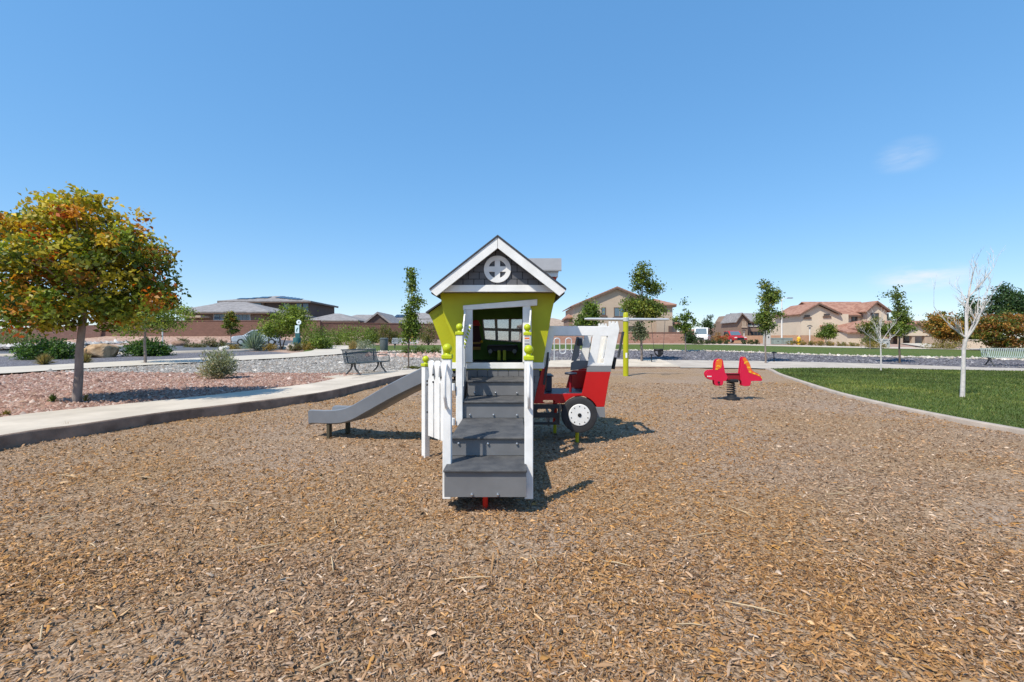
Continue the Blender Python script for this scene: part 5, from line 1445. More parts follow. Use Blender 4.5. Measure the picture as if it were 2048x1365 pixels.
for (pl, pa, pr_, ye, yp, dd) in ((1546, 1563, 1584, 664, 655, 3.0), (1562, 1582, 1603, 664, 656.5, 5.0)):
    a, b, c = X(pl), X(pa), X(pr_)
    MB().front([(a, 0.6), (c, 0.6), (c, Z(ye)), (b, Z(yp)), (a, Z(ye))], D - dd, dd - 0.05).build('wing_wall', M['stucco_brown'], H)
    gable_front(H, a, b, c, Z(ye), Z(yp), Z(ye), D - dd, D - 0.6, M['tile_grey'], M['trim_brown'], 0.4)
    window(H, b + 0.2, b + 1.9, Z(672), Z(664.5), D - dd, M['trim_white'], M['glass_dark'])
    window(H, a + 0.4, a + 1.1, Z(672), Z(664.5), D - dd, M['trim_white'], M['glass_dark'])
D2 = 92.0
H = thing('house', 'grey roofed house seen between the brown and the beige houses', 'house', (wx(1596, D2), D2, 1.2))
MB().box(wx(1580, D2), wx(1625, D2), D2, D2 + 8, 0.8, wz(647, D2)).build('wall', M['stucco_brown'], H)
side_gable_roof(H, wx(1580, D2), wx(1625, D2), D2, D2 + 8, wz(647, D2), wz(636, D2), M['tile_grey'], M['trim_brown'])
window(H, wx(1597, D2), wx(1600, D2), wz(656, D2), wz(649, D2), D2, M['trim_white'], M['glass_dark'])
wall_run('garden_wall', 'tan block garden wall in front of the brown two storey house', (wx(1420, 72), 72), (wx(1605, 68.5), 68.5), 1.75, M['block_tan'], None, z0=0.35, z1=0.45, t=0.25)

# --- large beige house
D = 68.0
X = lambda p: wx(p, D); Z = lambda p: wz(p, D)
H = thing('house', 'large beige two storey house with red tiled roofs', 'house', (X(1680), D, 1.0))
MB().box(X(1604), X(1764), D + 0.6, D + 9, 0.6, Z(629)).build('wall', M['stucco_beige'], H)
side_gable_roof(H, X(1650), X(1764), D + 0.6, D + 9, Z(629), Z(601), M['tile_red'], M['trim_brown'])
a, b, c = X(1602), X(1635), X(1673)
MB().front([(a, 0.6), (X(1697), 0.6), (X(1697), Z(629)), (c, Z(628)), (b, Z(610.5)), (a, Z(628))], D, 6).build('gable_wall', M['stucco_beige'], H)
gable_front(H, a, b, c, Z(628), Z(609), Z(627), D, D + 6, M['tile_red'], M['trim_brown'], 0.5)
for p0, p1, q0, q1 in ((1610, 1618.5, 633.5, 631.5), (1648.5, 1658, 631, 629)):
    window(H, X(p0), X(p1), Z(q0), Z(q1), D, M['trim_brown'], M['glass_dark'])
window(H, X(1710), X(1719.5), Z(641.5), Z(627.5), D + 0.6, M['trim_brown'], M['glass_dark'], cols=2)
a, b, c = X(1728), X(1744), X(1767)
MB().front([(a, 0.6), (c, 0.6), (c, Z(623)), (b, Z(607)), (a, Z(621))], D - 0.6, 3).build('gable_wall', M['stucco_beige'], H)
gable_front(H, a, b, c, Z(621), Z(606.5), Z(623), D - 0.6, D + 5, M['tile_red'], M['trim_brown'], 0.5)
window(H, X(1769), X(1776), Z(640), Z(628), D - 0.0, M['trim_brown'], M['glass_dark'])
window(H, X(1736), X(1750), Z(641), Z(628), D - 0.6, M['trim_brown'], M['glass_dark'], cols=2)
D3 = 62.0
MB().box(wx(1694, D3), wx(1778, D3), D3, D + 0.5, 0.6, wz(665, D3)).build('garage_wall', M['stucco_beige'], H)
slab_poly(H, 'roof', [(wx(1690, D3), D3 - .4, wz(664, D3)), (wx(1782, D3), D3 - .4, wz(664, D3)), (wx(1782, D3), D + .7, wz(646, D3)), (wx(1700, D3), D + .7, wz(646, D3))], M['tile_red'], 0.2)
gd = MB().box(wx(1756, D3), wx(1777, D3), D3 - .06, D3 - .005, 1.0, wz(672, D3)).build('garage_door', mat('garage_red', (0.17, 0.05, 0.04), 0.7), H)
for k in range(3):
    MB().box(wx(1757, D3), wx(1776, D3), D3 - .075, D3 - .062, 1.1 + k * 0.6, 1.6 + k * 0.6).build('door_panel', mat('garage_panel%d' % k, (0.19, 0.055, 0.045), 0.7), gd)
wall_run('garden_wall', 'tan block garden wall at the foot of the beige house', (wx(1602.5, 66.5), 66.5), (wx(1652, 66.5), 66.5), 1.95, M['block_tan'], None, z0=0.2, z1=0.2, t=0.25)
gt = thing('garden_gate', 'tan wooden gate panel beside the small round tree', 'gate', (wx(1669, 66.4), 66.4, 0.5))
for k in range(6):
    MB().box(wx(1666, 66.4) + k * 0.17, wx(1666, 66.4) + k * 0.17 + 0.155, 66.4, 66.45, 0.5, 2.1).build('plank', mat('plank_tan%d' % k, (0.36 + 0.02 * (k % 3), 0.22, 0.13), 0.8), gt)
MB().box(wx(1666, 66.4), wx(1680, 66.4), 66.455, 66.5, 1.7, 1.85).build('rail', M['trim_brown'], gt)

# --- low house with porch columns
D = 58.0
X = lambda p: wx(p, D); Z = lambda p: wz(p, D)
H = thing('house', 'low tan house with porch columns beside the orange tree', 'house', (X(1850), D, 1.0))
MB().box(X(1782), X(1990), D + 2, D + 10, 0.5, Z(655)).build('wall', M['stucco_tan'], H)
hip_roof(H, X(1776), X(2000), D + 2, D + 12, Z(655), Z(637), M['tile_red'], 0.5, ridge=(X(1800), X(1970)), fascia=M['trim_brown'])
a, b, c = X(1800), X(1832), X(1858)
MB().front([(a, Z(672)), (c, Z(672)), (c, Z(660)), (b, Z(648)), (a, Z(660))], D, 1.9).build('porch_gable', M['stucco_beige'], H)
gable_front(H, a, b, c, Z(660), Z(648), Z(660), D, D + 3, M['tile_red'], M['trim_brown'], 0.4)
for p in (1802, 1826, 1851):
    MB().box(X(p), X(p + 5.5), D + 0.1, D + 0.55, 0.5, Z(672)).build('column', M['stucco_tan'], H, bevel=0.03)
MB().box(X(1813), X(1822), D + 1.93, D + 1.995, 0.9, Z(668)).build('door', M['stucco_dark'], H)
window(H, X(1835), X(1846), Z(682), Z(668), D + 2.0, M['trim_brown'], M['glass_dark'], cols=2)
wall_run('garden_wall', 'long low beige wall behind the orange trees', (wx(1925, 41), 41), (wx(2200, 33), 33), 0.9, M['stucco_beige'], M['concrete_far'], z0=0.45, z1=0.35, t=0.3)
o = MB().plate([(wx(1782, 44), 40.5), (wx(1850, 41), 39.2), (wx(1850, 57), 57), (wx(1800, 57), 57)], (), lambda u, v, w: (u, v, zat(u, v) + 0.03 + w), 0.06).build('driveway', M['concrete_far']); o['kind'] = 'structure'

# --- left: dark houses behind the brown wall
D = 66.0
X = lambda p: wx(p, D); Z = lambda p: wz(p, D)
H = thing('house', 'dark brown single storey house with big grey hip roof', 'house', (X(450), D, 2.0))
MB().box(X(385), X(522), D, D + 14, 1.6, Z(624)).build('wall', M['stucco_brown'], H)
hip_roof(H, X(386), X(535), D, D + 15, Z(624), Z(595.5), M['tile_grey'], 0.7, ridge=(X(375), X(432)), fascia=M['trim_brown'])
MB().box(X(340), X(386), D + 3, D + 14, 1.6, Z(624)).build('wall', M['stucco_dark'], H)
hip_roof(H, X(336), X(400), D + 2, D + 16, Z(622), Z(595), M['tile_grey'], 0.7, ridge=(X(365), X(400)), fascia=M['trim_brown'])
window(H, X(428.5), X(450.5), Z(640), Z(627.5), D, M['trim_white'], M['glass_blue'], cols=2)
window(H, X(471), X(500), Z(641), Z(629.5), D, M['trim_white'], M['glass_blue'], cols=4)
MB().box(X(384), X(422), D - 2.2, D - 0.1, Z(637), Z(633)).build('porch_beam', M['stucco_tan'], H)
D = 80.0
X = lambda p: wx(p, D); Z = lambda p: wz(p, D)
H = thing('house', 'dark two storey house with solar panels on its hip roof', 'house', (X(540), D, 2.1))
MB().box(X(448), X(620), D, D + 11, 1.6, Z(604)).build('wall', M['stucco_dark'], H)
MB().box(X(474), X(530), D - 0.5, D - 0.01, 1.6, Z(602)).build('wing_wall', M['stucco_brown'], H)
hip_roof(H, X(449), X(620), D - 0.5, D + 11, Z(603), Z(586.5), M['tile_grey'], 0.6, ridge=(X(520), X(536)), fascia=M['trim_brown'])
for a, b in ((506, 526), (567, 579), (593, 604), (606, 617)):
    window(H, X(a), X(b), Z(624 if a > 550 else 611), Z(607 if a > 550 else 604.5), D if a > 550 else D - 0.5, M['trim_brown'], M['glass_blue'], cols=1, sill=False)
# solar panels lying on the front slope
ye0, ye1 = D - 1.1, (D - 0.5 + D + 11) / 2; zz0, zz1 = Z(603), Z(586.5)
def on_slope(x, f): return (x, ye0 + (ye1 - ye0) * f, zz0 + (zz1 - zz0) * f + 0.12)
for a, b, f0, f1 in ((470, 480, .25, .42), (481, 491, .25, .42), (492, 502, .3, .55), (503, 513, .45, .72), (514, 523, .45, .72), (538, 548, .50, .80), (549, 559, .40, .70), (560, 570, .33, .62), (571, 581, .25, .52), (582, 592, .18, .42), (593, 603, .12, .30)):
    slab_poly(H, 'solar_panel', [on_slope(X(a), f0), on_slope(X(b), f0), on_slope(X(b), f1), on_slope(X(a), f1)], M['solar'], 0.05)
for lab, px0, px1, ye, yr, D, rg in (('grey hip roofed dark house right of the solar house', 618, 712, 641, 623, 74, (640, 652)), ('long grey roofed dark house behind the round bushes', 668, 735, 645, 626, 82, (690, 735))):
    H = thing('house', lab, 'house', (wx((px0 + px1) / 2, D), D, 2.1))
    MB().box(wx(px0 + 3, D), wx(px1 - 3, D), D, D + 12, 1.6, wz(ye, D)).build('wall', M['stucco_dark'], H)
    hip_roof(H, wx(px0, D), wx(px1, D), D, D + 12, wz(ye, D), wz(yr, D), M['tile_grey'], 0.6, ridge=(wx(rg[0], D), wx(rg[1], D)), fascia=M['trim_brown'])
    window(H, wx(px0 + 66 if px0 < 650 else px0 + 20, D), wx(px0 + 80 if px0 < 650 else px0 + 30, D), wz(ye + 8, D), wz(ye + 3, D), D, M['trim_white'], M['glass_blue'], cols=2)
D = 76.0
X = lambda p: wx(p, D); Z = lambda p: wz(p, D)
H = thing('house', 'dark house with plain front gable behind the brown wall', 'house', (X(757), D, 2.1))
a, b, c = X(729), X(756), X(783)
MB().front([(a, 1.6), (c, 1.6), (c, Z(648)), (b, Z(627)), (a, Z(648))], D, 9).build('wall', M['stucco_dark'], H)
gable_front(H, a, b, c, Z(648), Z(627), Z(648), D, D + 9, M['tile_grey'], M['tile_grey'], 0.4)
window(H, X(740), X(748), Z(654), Z(650), D, M['trim_brown'], M['glass_dark'], sill=False)
D = 88.0
X = lambda p: wx(p, D); Z = lambda p: wz(p, D)
H = thing('house', 'grey roofed house with solar panels behind the young tree', 'house', (X(830), D, 2.2))
MB().box(X(765), X(905), D, D + 10, 1.6, Z(651)).build('wall', M['stucco_dark'], H)
hip_roof(H, X(762), X(880), D, D + 10, Z(650), Z(633), M['tile_grey'], 0.6, ridge=(X(778), X(860)), fascia=M['trim_brown'])
MB().box(X(775), X(880), D + 4, D + 12, 1.6, Z(636)).build('upper_wall', M['stucco_dark'], H)
hip_roof(H, X(772), X(884), D + 4, D + 12, Z(636), Z(621), M['tile_grey'], 0.6, ridge=(X(805), X(850)), fascia=M['trim_brown'])
for k in range(4):
    slab_poly(H, 'solar_panel', [(X(776 + 9 * k), D + 4.0, Z(634.2) + .1), (X(784 + 9 * k), D + 4.0, Z(634.2) + .1), (X(786 + 9 * k), D + 6.0, Z(627.5) + .15), (X(778 + 9 * k), D + 6.0, Z(627.5) + .15)], M['solar'], 0.05)
window(H, X(841), X(856), Z(663), Z(654), D, M['trim_white'], M['glass_blue'])
wall_run('block_wall', 'long brown block wall below the grey roofed houses', (wx(200, 60), 60), (wx(640, 60.5), 60.5), 2.0, M['block_brown'], M['block_brown'], z0=1.95, z1=1.98, t=0.3)
wall_run('block_wall', 'brown block wall behind the round bushes', (wx(640, 60.8), 60.8), (wx(885, 68), 68), 1.8, M['block_brown'], M['block_brown'], z0=1.95, z1=2.0, t=0.3)
wall_run('block_wall', 'pink block wall on the slope behind the orange leaved tree', (wx(-80, 52), 52), (wx(200, 59.6), 59.6), 1.6, M['block_pink'], None, z0=0.95, z1=1.85, t=0.3)
# ---------------------------------------------------------------- vegetation
vr = np.random.default_rng(77)
def leaf_mesh(C, size, cols, parent, name='crown', m=None, up=0.25, aspect=0.55, aim=None):
    N = len(C)
    n = vr.standard_normal((N, 3)); n[:, 2] += up * 2
    n /= np.linalg.norm(n, axis=1)[:, None]
    t = vr.standard_normal((N, 3))
    if aim is not None: t = t * 0.45 + aim
    t -= n * (t * n).sum(1)[:, None]; t /= np.linalg.norm(t, axis=1)[:, None] + 1e-9
    b = np.cross(n, t)
    s = (size * vr.uniform(0.6, 1.35, N))[:, None] if np.isscalar(size) else size[:, None]
    fold = 0.18
    P = [C - t * s * .5, C + b * s * aspect * .5 + n * s * fold, C + t * s * .55, C - b * s * aspect * .5 + n * s * fold]
    V = np.stack(P, 1).reshape(-1, 3)
    F = np.arange(4 * N).reshape(-1, 4)
    return mesh_np(name, V, F, m or M['leaf'], parent, cols=np.repeat(cols, 4, 0))

def tree(name, label, cat, base, blobs, n, leaf, pal, wts, trunk_top, trunk_r, bark=M['bark'], group=None, per=26, clump=0.16,
         patch=None, lean=None, nlimb=16, jit=0.22, height_tint=None, aspect=0.55, multi=1, fill=0.45):
    """blobs: (x, y, z, rx, ry, rz) in world metres; leaves gather in clumps inside them"""
    T = thing(name, label, cat, base, group)
    bl = np.array([b[:6] for b in blobs], float)
    vol = bl[:, 3] * bl[:, 4] * bl[:, 5]; vol = vol ** 0.72
    nc = max(6, n // per)
    which = vr.choice(len(bl), nc, p=vol / vol.sum())
    dirs = vr.standard_normal((nc, 3)); dirs /= np.linalg.norm(dirs, axis=1)[:, None]
    rad = vr.random(nc) ** fill * (0.86 + 0.26 * vr.random(nc))
    cc = bl[which, :3] + dirs * rad[:, None] * bl[which, 3:6]
    cp = pick(pal, wts, nc, vr, jit)
    hi, lo = cc[:, 2].max(), cc[:, 2].min()
    if height_tint is not None:
        f = ((cc[:, 2] - lo) / (hi - lo + 1e-6))[:, None]
        cp2 = pick(height_tint[0], height_tint[1], nc, vr, jit)
        sel = vr.random((nc, 1)) < np.clip((f - 0.35) * 1.7, 0.08, 0.92)
        cp = np.where(sel, cp2, cp)
    k = vr.poisson(per, nc) + 3
    idx = np.repeat(np.arange(nc), k)
    csize = clump * vr.uniform(0.55, 1.35, nc)
    off = vr.standard_normal((len(idx), 3)) * np.array([1, 1, 0.7]) * csize[idx][:, None]
    C = cc[idx] + off
    cols = cp[idx] * (1 + 0.20 * vr.standard_normal((len(idx), 1)))
    leaf_mesh(C, leaf, cols, T, aspect=aspect)
    bx, by, bz_ = base
    tw = MB()
    tops = []
    for q in range(multi):
        if multi == 1:
            tt = trunk_top
        else:
            a = 2 * math.pi * q / multi + 0.5
            tt = (trunk_top[0] + 0.35 * (trunk_top[2] - bz_) * math.cos(a), trunk_top[1] + 0.35 * (trunk_top[2] - bz_) * math.sin(a), trunk_top[2])
        mid = [((bx * (1 - t) + tt[0] * t) + 0.3 * trunk_r * math.sin(7 * t + q), by * (1 - t) + tt[1] * t, (bz_ - 0.1) * (1 - t) + tt[2] * t) for t in (0, .12, .35, .6, .85, 1)]
        tw.tube(mid, [trunk_r * 1.25, trunk_r, trunk_r * .9, trunk_r * .82, trunk_r * .75, trunk_r * .68], 12)
        tops.append(Vector(tt))
    tw.build('trunk', bark, T, smooth=True)
    lb = MB()
    sel = vr.choice(nc, min(nlimb, nc), replace=False)
    topz = max(b[2] + b[5] * 0.7 for b in blobs)
    for s in sel:
        tgt = Vector(cc[s]); st = min(tops, key=lambda p: (p - tgt).length).copy()
        # limbs leave a central leader at some height
        h = (tgt.z - st.z) * vr.uniform(0.15, 0.55)
        if h > 0:
            ld = Vector((blobs[0][0], blobs[0][1], 0)); f_ = min(1, h / max(0.1, topz - st.z))
            st = Vector((st.x + (ld.x - st.x) * f_ * .8, st.y + (ld.y - st.y) * f_ * .8, st.z + h))
        m1 = st.lerp(tgt, 0.5) + Vector((0, 0, 0.10 * (tgt - st).length))
        r0 = trunk_r * 0.34
        lb.tube([st, st.lerp(m1, 0.5), m1, tgt], [r0, r0 * .75, r0 * .5, r0 * .18], 5, cap=False)
    st = tops[0]; hb = max(blobs, key=lambda q: q[2] + q[5])
    if multi == 1:
        lb.tube([st - Vector((0, 0, .05)), Vector((blobs[0][0], blobs[0][1], st.z + (topz - st.z) * .5)), Vector((hb[0], hb[1], topz - 0.1))], [trunk_r * .68, trunk_r * .4, trunk_r * .12], 8, cap=False)
    lb.build('limbs', bark, T, smooth=True)
    return T

GREEN = [(0.09, 0.14, 0.022), (0.13, 0.185, 0.03), (0.06, 0.10, 0.017), (0.18, 0.22, 0.04)]
OLIVE = [(0.12, 0.14, 0.03), (0.16, 0.17, 0.035), (0.08, 0.10, 0.022), (0.20, 0.17, 0.04)]
GW = [4, 4, 3, 1.5]
# big autumn tree
bx, by = wx(150, 8.42), 8.42
tree('autumn_tree', 'spreading tree turning yellow and orange beside the raised pavement', 'tree', (bx, by, 0.15),
     [(-8.1, 8.45, 2.80, 1.40, 1.45, 1.02), (-7.35, 8.3, 2.65, 1.0, 1.0, 0.85), (-9.05, 8.5, 2.6, 1.1, 1.1, 0.95), (-7.75, 8.4, 3.55, 0.75, 0.8, 0.40), (-8.65, 8.4, 3.45, 0.75, 0.8, 0.40), (-7.0, 8.4, 2.2, 0.62, 0.7, 0.36), (-9.2, 8.3, 1.9, 0.75, 0.8, 0.42), (-8.1, 8.0, 1.85, 0.95, 0.6, 0.33), (-7.4, 8.2, 1.85, 0.55, 0.6, 0.28), (-6.80, 8.4, 2.75, .34, .4, .3), (-7.05, 8.4, 3.25, .34, .4, .28), (-7.85, 8.3, 3.88, .32, .4, .22), (-8.95, 8.4, 3.78, .32, .4, .22), (-6.62, 8.4, 2.1, .42, .4, .18), (-8.3, 8.3, 3.80, .25, .3, .25), (-9.6, 8.3, 3.2, .5, .5, .4), (-6.95, 8.1, 1.78, .3, .3, .16)],
     25000, 0.086, [(0.15, 0.195, 0.02), (0.22, 0.25, 0.024), (0.085, 0.13, 0.015), (0.44, 0.20, 0.025), (0.52, 0.125, 0.016), (0.33, 0.28, 0.025)], [4.5, 4, 3, 1.3, 1.0, 2.5],
     (wx(168, 8.42), 8.42, 1.85), 0.074, M['bark'], per=40, clump=0.105, nlimb=40, jit=0.22,
     height_tint=([(0.44, 0.37, 0.03), (0.53, 0.38, 0.035), (0.56, 0.25, 0.03), (0.28, 0.29, 0.028), (0.60, 0.48, 0.08)], [4, 3, 1.6, 3.5, 1]), aspect=0.62, fill=0.42)

def px_tree(name, label, cat, pxb, d, blobs, n, leaf, pal, wts, trunk_r=0.06, bark=M['bark'], ytop=None, yb=None, **kw):
    """blobs: (cx, cy, rx, ry) in photo pixels at depth d"""
    x = wx(pxb, d); z0 = zat(x, d)
    s = d / FPX
    B = [(wx(b[0], d), d + (b[4] if len(b) > 4 else 0), wz(b[1], d), b[2] * s, min(b[2], 60) * s * 0.9, b[3] * s) for b in blobs]
    zt = wz(ytop, d) if ytop else B[0][2]
    pal = [tuple(1.25 * q for q in c) for c in pal]; n = int(n * 0.8)
    return tree(name, label, cat, (x, d, z0), B, n, leaf, pal, wts, (x + 0.0, d, zt), trunk_r, bark, **kw)
LIGHT = [(0.14, 0.19, 0.03), (0.19, 0.25, 0.04), (0.09, 0.135, 0.022), (0.24, 0.27, 0.06)]
px_tree('leafy_tree', 'light green tree behind the orange leaved tree by the road', 'tree', 290, 20, [(300, 640, 62, 30), (340, 635, 42, 26), (260, 650, 38, 24), (300, 618, 40, 16)], 6500, 0.10, LIGHT, GW, 0.06, ytop=665, clump=0.16)
px_tree('young_tree', 'small round yellow green tree across the road', 'tree', 462, 43, [(462, 650, 16, 20), (462, 634, 9, 10)], 2600, 0.16, [(0.12, 0.15, 0.02), (0.20, 0.19, 0.025), (0.07, 0.10, 0.016), (0.30, 0.17, 0.03)], GW, 0.05, ytop=668, clump=0.14)
px_tree('desert_tree', 'multi stemmed light green tree beside the waste station', 'tree', 563, 38, [(570, 650, 42, 26), (535, 662, 26, 18), (590, 640, 28, 24), (585, 622, 22, 12)], 9000, 0.16, LIGHT, GW, 0.06, M['bark_dark'], ytop=676, clump=0.24, multi=3)
px_tree('young_tree', 'slender upright tree with a thin trunk behind the bench', 'tree', 817, 18.8, [(823, 640, 12, 42), (824, 575, 7, 38), (836, 605, 9, 16), (812, 660, 8, 26), (830, 660, 8, 26), (822, 545, 5, 14)], 4300, 0.10, GREEN, GW, 0.035, M['bark_dark'], ytop=690, clump=0.10, per=20, nlimb=14)
px_tree('leafy_tree', 'bushy green tree behind the white truck panel', 'tree', 1180, 38, [(1178, 640, 22, 22), (1183, 615, 14, 16), (1168, 652, 18, 12)], 4200, 0.20, GREEN, GW, 0.09, ytop=660, clump=0.24)
px_tree('leafy_tree', 'tall bushy tree in dark gravel behind the swing', 'tree', 1283, 24.2, [(1284, 618, 36, 24), (1265, 612, 22, 18), (1303, 622, 24, 18), (1283, 560, 17, 26), (1305, 575, 16, 17), (1290, 535, 9, 11), (1270, 575, 8, 8)], 9000, 0.13, [(0.095, 0.135, 0.022), (0.14, 0.185, 0.03), (0.065, 0.095, 0.017), (0.21, 0.22, 0.04)], GW, 0.07, M['bark'], ytop=650, clump=0.16, nlimb=24)
x_, y_ = wx(1283, 24.1), 24.1
px_tree('small_conifer', 'dusty green low shrub foliage around the bushy tree trunk', 'shrub', 1283, 23.9, [(1280, 668, 17, 14), (1276, 655, 9, 10)], 1300, 0.11, [(0.12, 0.14, 0.08), (0.16, 0.18, 0.10), (0.09, 0.11, 0.06)], [1, 1, 1], 0.03, ytop=690, clump=0.13, nlimb=8)
px_tree('young_tree', 'thin sparse tree right of the bucket swing', 'tree', 1371, 32, [(1369, 655, 16, 10), (1370, 632, 9, 18), (1355, 637, 8, 6), (1386, 640, 7, 6), (1368, 608, 5, 8), (1390, 648, 8, 5)], 1700, 0.15, GREEN, GW, 0.05, ytop=672, clump=0.13, per=16, nlimb=14)
px_tree('round_shrub', 'dark green round shrub at the end of the block wall', 'shrub', 1381, 54, [(1381, 676, 11, 14)], 1500, 0.20, [(0.03, 0.06, 0.018), (0.045, 0.08, 0.022)], [1, 1], 0.05, ytop=684, clump=0.22, nlimb=4)
px_tree('conifer', 'dark pointed evergreen beyond the white van', 'tree', 1414, 70, [(1415, 655, 11, 15), (1416, 640, 6, 10), (1410, 672, 7, 8)], 1800, 0.26, [(0.035, 0.065, 0.02), (0.05, 0.085, 0.025)], [1, 1], 0.12, M['bark_dark'], ytop=672, clump=0.3, nlimb=4)
px_tree('young_tree', 'slim leafy tree in dark gravel behind the spring rider', 'tree', 1531, 23.4, [(1533, 640, 15, 28), (1537, 600, 15, 22), (1531, 572, 8, 14), (1549, 590, 9, 14), (1519, 640, 10, 7), (1556, 628, 10, 5)], 4600, 0.11, [(0.11, 0.15, 0.028), (0.145, 0.19, 0.034), (0.075, 0.11, 0.02), (0.22, 0.22, 0.045)], GW, 0.05, ytop=670, clump=0.12, per=20, nlimb=18)
px_tree('young_tree', 'small round green tree against the beige house', 'tree', 1652, 58, [(1654, 666, 17, 11), (1658, 656, 9, 6)], 2400, 0.22, GREEN, GW, 0.07, ytop=680, clump=0.24, nlimb=6)
px_tree('young_tree', 'tall leafy tree in gravel with a dark shadow beside the bare trees', 'tree', 1799, 23.6, [(1797, 658, 26, 13), (1797, 625, 13, 26), (1792, 592, 8, 16), (1768, 660, 13, 9), (1765, 593, 5, 3), (1812, 640, 9, 14)], 4800, 0.11, [(0.10, 0.145, 0.028), (0.15, 0.20, 0.036), (0.07, 0.105, 0.02), (0.23, 0.22, 0.045)], GW, 0.05, M['bark_dark'], ytop=676, clump=0.12, per=20, nlimb=18)
px_tree('young_tree', 'small yellowing tree before the garage of the beige house', 'tree', 1740, 36, [(1742, 655, 20, 14), (1752, 645, 12, 10)], 2000, 0.15, OLIVE, GW, 0.04, M['bark'], ytop=670, clump=0.16, nlimb=10)
AUT = [(0.34, 0.17, 0.035), (0.42, 0.235, 0.045), (0.19, 0.175, 0.03), (0.10, 0.12, 0.022), (0.28, 0.12, 0.03)]
AW = [4, 3, 3, 2.5, 2]
px_tree('autumn_tree', 'round orange brown tree beside the low house', 'tree', 1886, 37, [(1887, 655, 32, 24), (1878, 638, 22, 12), (1900, 668, 24, 18)], 6500, 0.17, AUT, AW, 0.08, ytop=685, clump=0.22, nlimb=14)
px_tree('autumn_tree', 'wide orange and green tree behind the pale bench', 'tree', 1990, 33, [(2000, 650, 42, 26), (1975, 665, 28, 20), (2040, 660, 34, 30), (2010, 685, 34, 12)], 8500, 0.16, [(0.28, 0.13, 0.035), (0.33, 0.17, 0.04), (0.13, 0.14, 0.028), (0.08, 0.11, 0.02), (0.22, 0.09, 0.028)], AW, 0.08, ytop=688, clump=0.2, nlimb=14)
px_tree('evergreen_tree', 'tall dark green tree rising behind the orange trees', 'tree', 2015, 46, [(2015, 610, 34, 26), (2045, 620, 30, 30), (1990, 630, 24, 20), (2010, 580, 16, 10), (2035, 590, 16, 10)], 6500, 0.24, [(0.028, 0.062, 0.024), (0.04, 0.085, 0.03), (0.055, 0.10, 0.03)], [2, 2, 1], 0.14, M['bark_dark'], ytop=660, clump=0.28, nlimb=14)
px_tree('evergreen_tree', 'narrow dark green tree behind the white barked tree', 'tree', 1945, 44, [(1944, 615, 12, 24), (1940, 645, 16, 18), (1950, 670, 28, 20)], 3600, 0.22, [(0.03, 0.06, 0.018), (0.045, 0.085, 0.022), (0.06, 0.095, 0.02)], [2, 2, 1], 0.1, M['bark_dark'], ytop=680, clump=0.26, nlimb=8)
px_tree('leafy_tree', 'green tree filling the gap beside the orange tree', 'tree', 1912, 50, [(1915, 650, 34, 16), (1925, 672, 26, 18)], 2600, 0.24, GREEN, GW, 0.1, M['bark_dark'], ytop=685, clump=0.28, nlimb=8)

# bare white trees
def bare_tree(label, base, top_z, trunk_r, forks, seed, spread=1.0, n_twig=60, lean=0.0):
    r = random.Random(seed)
    T = thing('bare_tree', label, 'tree', base, 'bare white barked trees')
    bx, by, bz_ = base
    H_ = top_z - bz_
    tr = MB()
    z1 = bz_ + H_ * 0.42
    pth = [(bx, by, bz_ - .1), (bx + lean * .1, by, bz_ + H_ * .02), (bx + lean * .3, by, bz_ + H_ * .2), (bx + lean * .6, by + .02, bz_ + H_ * .33), (bx + lean, by, z1)]
    tr.tube(pth, [trunk_r * 1.35, trunk_r * 1.05, trunk_r * .92, trunk_r * .85, trunk_r * .8], 12)
    tr.build('trunk', M['bark_white'], T, smooth=True)
    br = MB(); tw = MB()
    def grow(p, d, L, rad, depth):
        pts = [p]; rr = [rad]; q = p.copy(); dd = d.copy()
        nseg = 5
        for k in range(nseg):
            dd = (dd + Vector((r.gauss(0, .10), r.gauss(0, .10), 0.06 + r.gauss(0, .05)))).normalized()
            q = q + dd * (L / nseg); pts.append(q.copy()); rr.append(rad * (1 - 0.8 * (k + 1) / nseg) + 0.001)
        (br if depth < 2 else tw).tube(pts, rr, 6 if depth < 2 else 4, cap=False)
        if depth < 3:
            for k in range([4, 5, 3][depth]):
                i_ = r.randint(1, nseg)
                a = r.uniform(0, 2 * math.pi); tl = r.uniform(.35, .8)
                nd = (dd + Vector((math.cos(a) * tl, math.sin(a) * tl, r.uniform(-.05, .4)))).normalized()
                grow(pts[i_], nd, L * r.uniform(.35, .6), rr[i_] * .6 + .001, depth + 1)
    for (dx, dy, dz, L, z_f, rf) in forks:
        st = Vector((bx + lean * z_f / 0.42 if z_f < .42 else bx + lean, by, bz_ + H_ * z_f))
        grow(st, Vector((dx, dy, dz)).normalized(), L * spread, trunk_r * rf, 0 if rf > .5 else 1)
    br.build('limbs', M['bark_white'], T, smooth=True)
    tw.build('twigs', M['bark_white'], T, smooth=True)
    return T
d = 10.2; x = wx(1924, d)
bare_tree('bare white barked tree standing on the lawn in front of the pale bench', (x, d, 0.03), wz(505, d), 0.043,
          [(.10, .05, 1, 1.5, .42, .78), (.55, .1, .8, 1.05, .40, .60), (.42, -.3, .9, 1.0, .40, .52), (-.85, .0, .55, 1.0, .405, .48), (.15, .2, 1, 1.1, .41, .5), (-.45, .1, .5, .45, .41, .42)], 4, 1.0, lean=0.10)
d = 19.2; x = wx(1762, d)
bare_tree('small bare tree at the far edge of the near lawn', (x, d, 0.03), wz(600, d), 0.030,
          [(.02, .05, 1, 1.0, .42, .7), (.6, .1, .8, .9, .40, .5), (-.6, -.3, .8, .9, .40, .5), (-.8, .0, .5, .9, .38, .42), (.8, .2, .4, .9, .36, .42), (-.2, .4, .7, .8, .42, .5)], 9, 1.0)

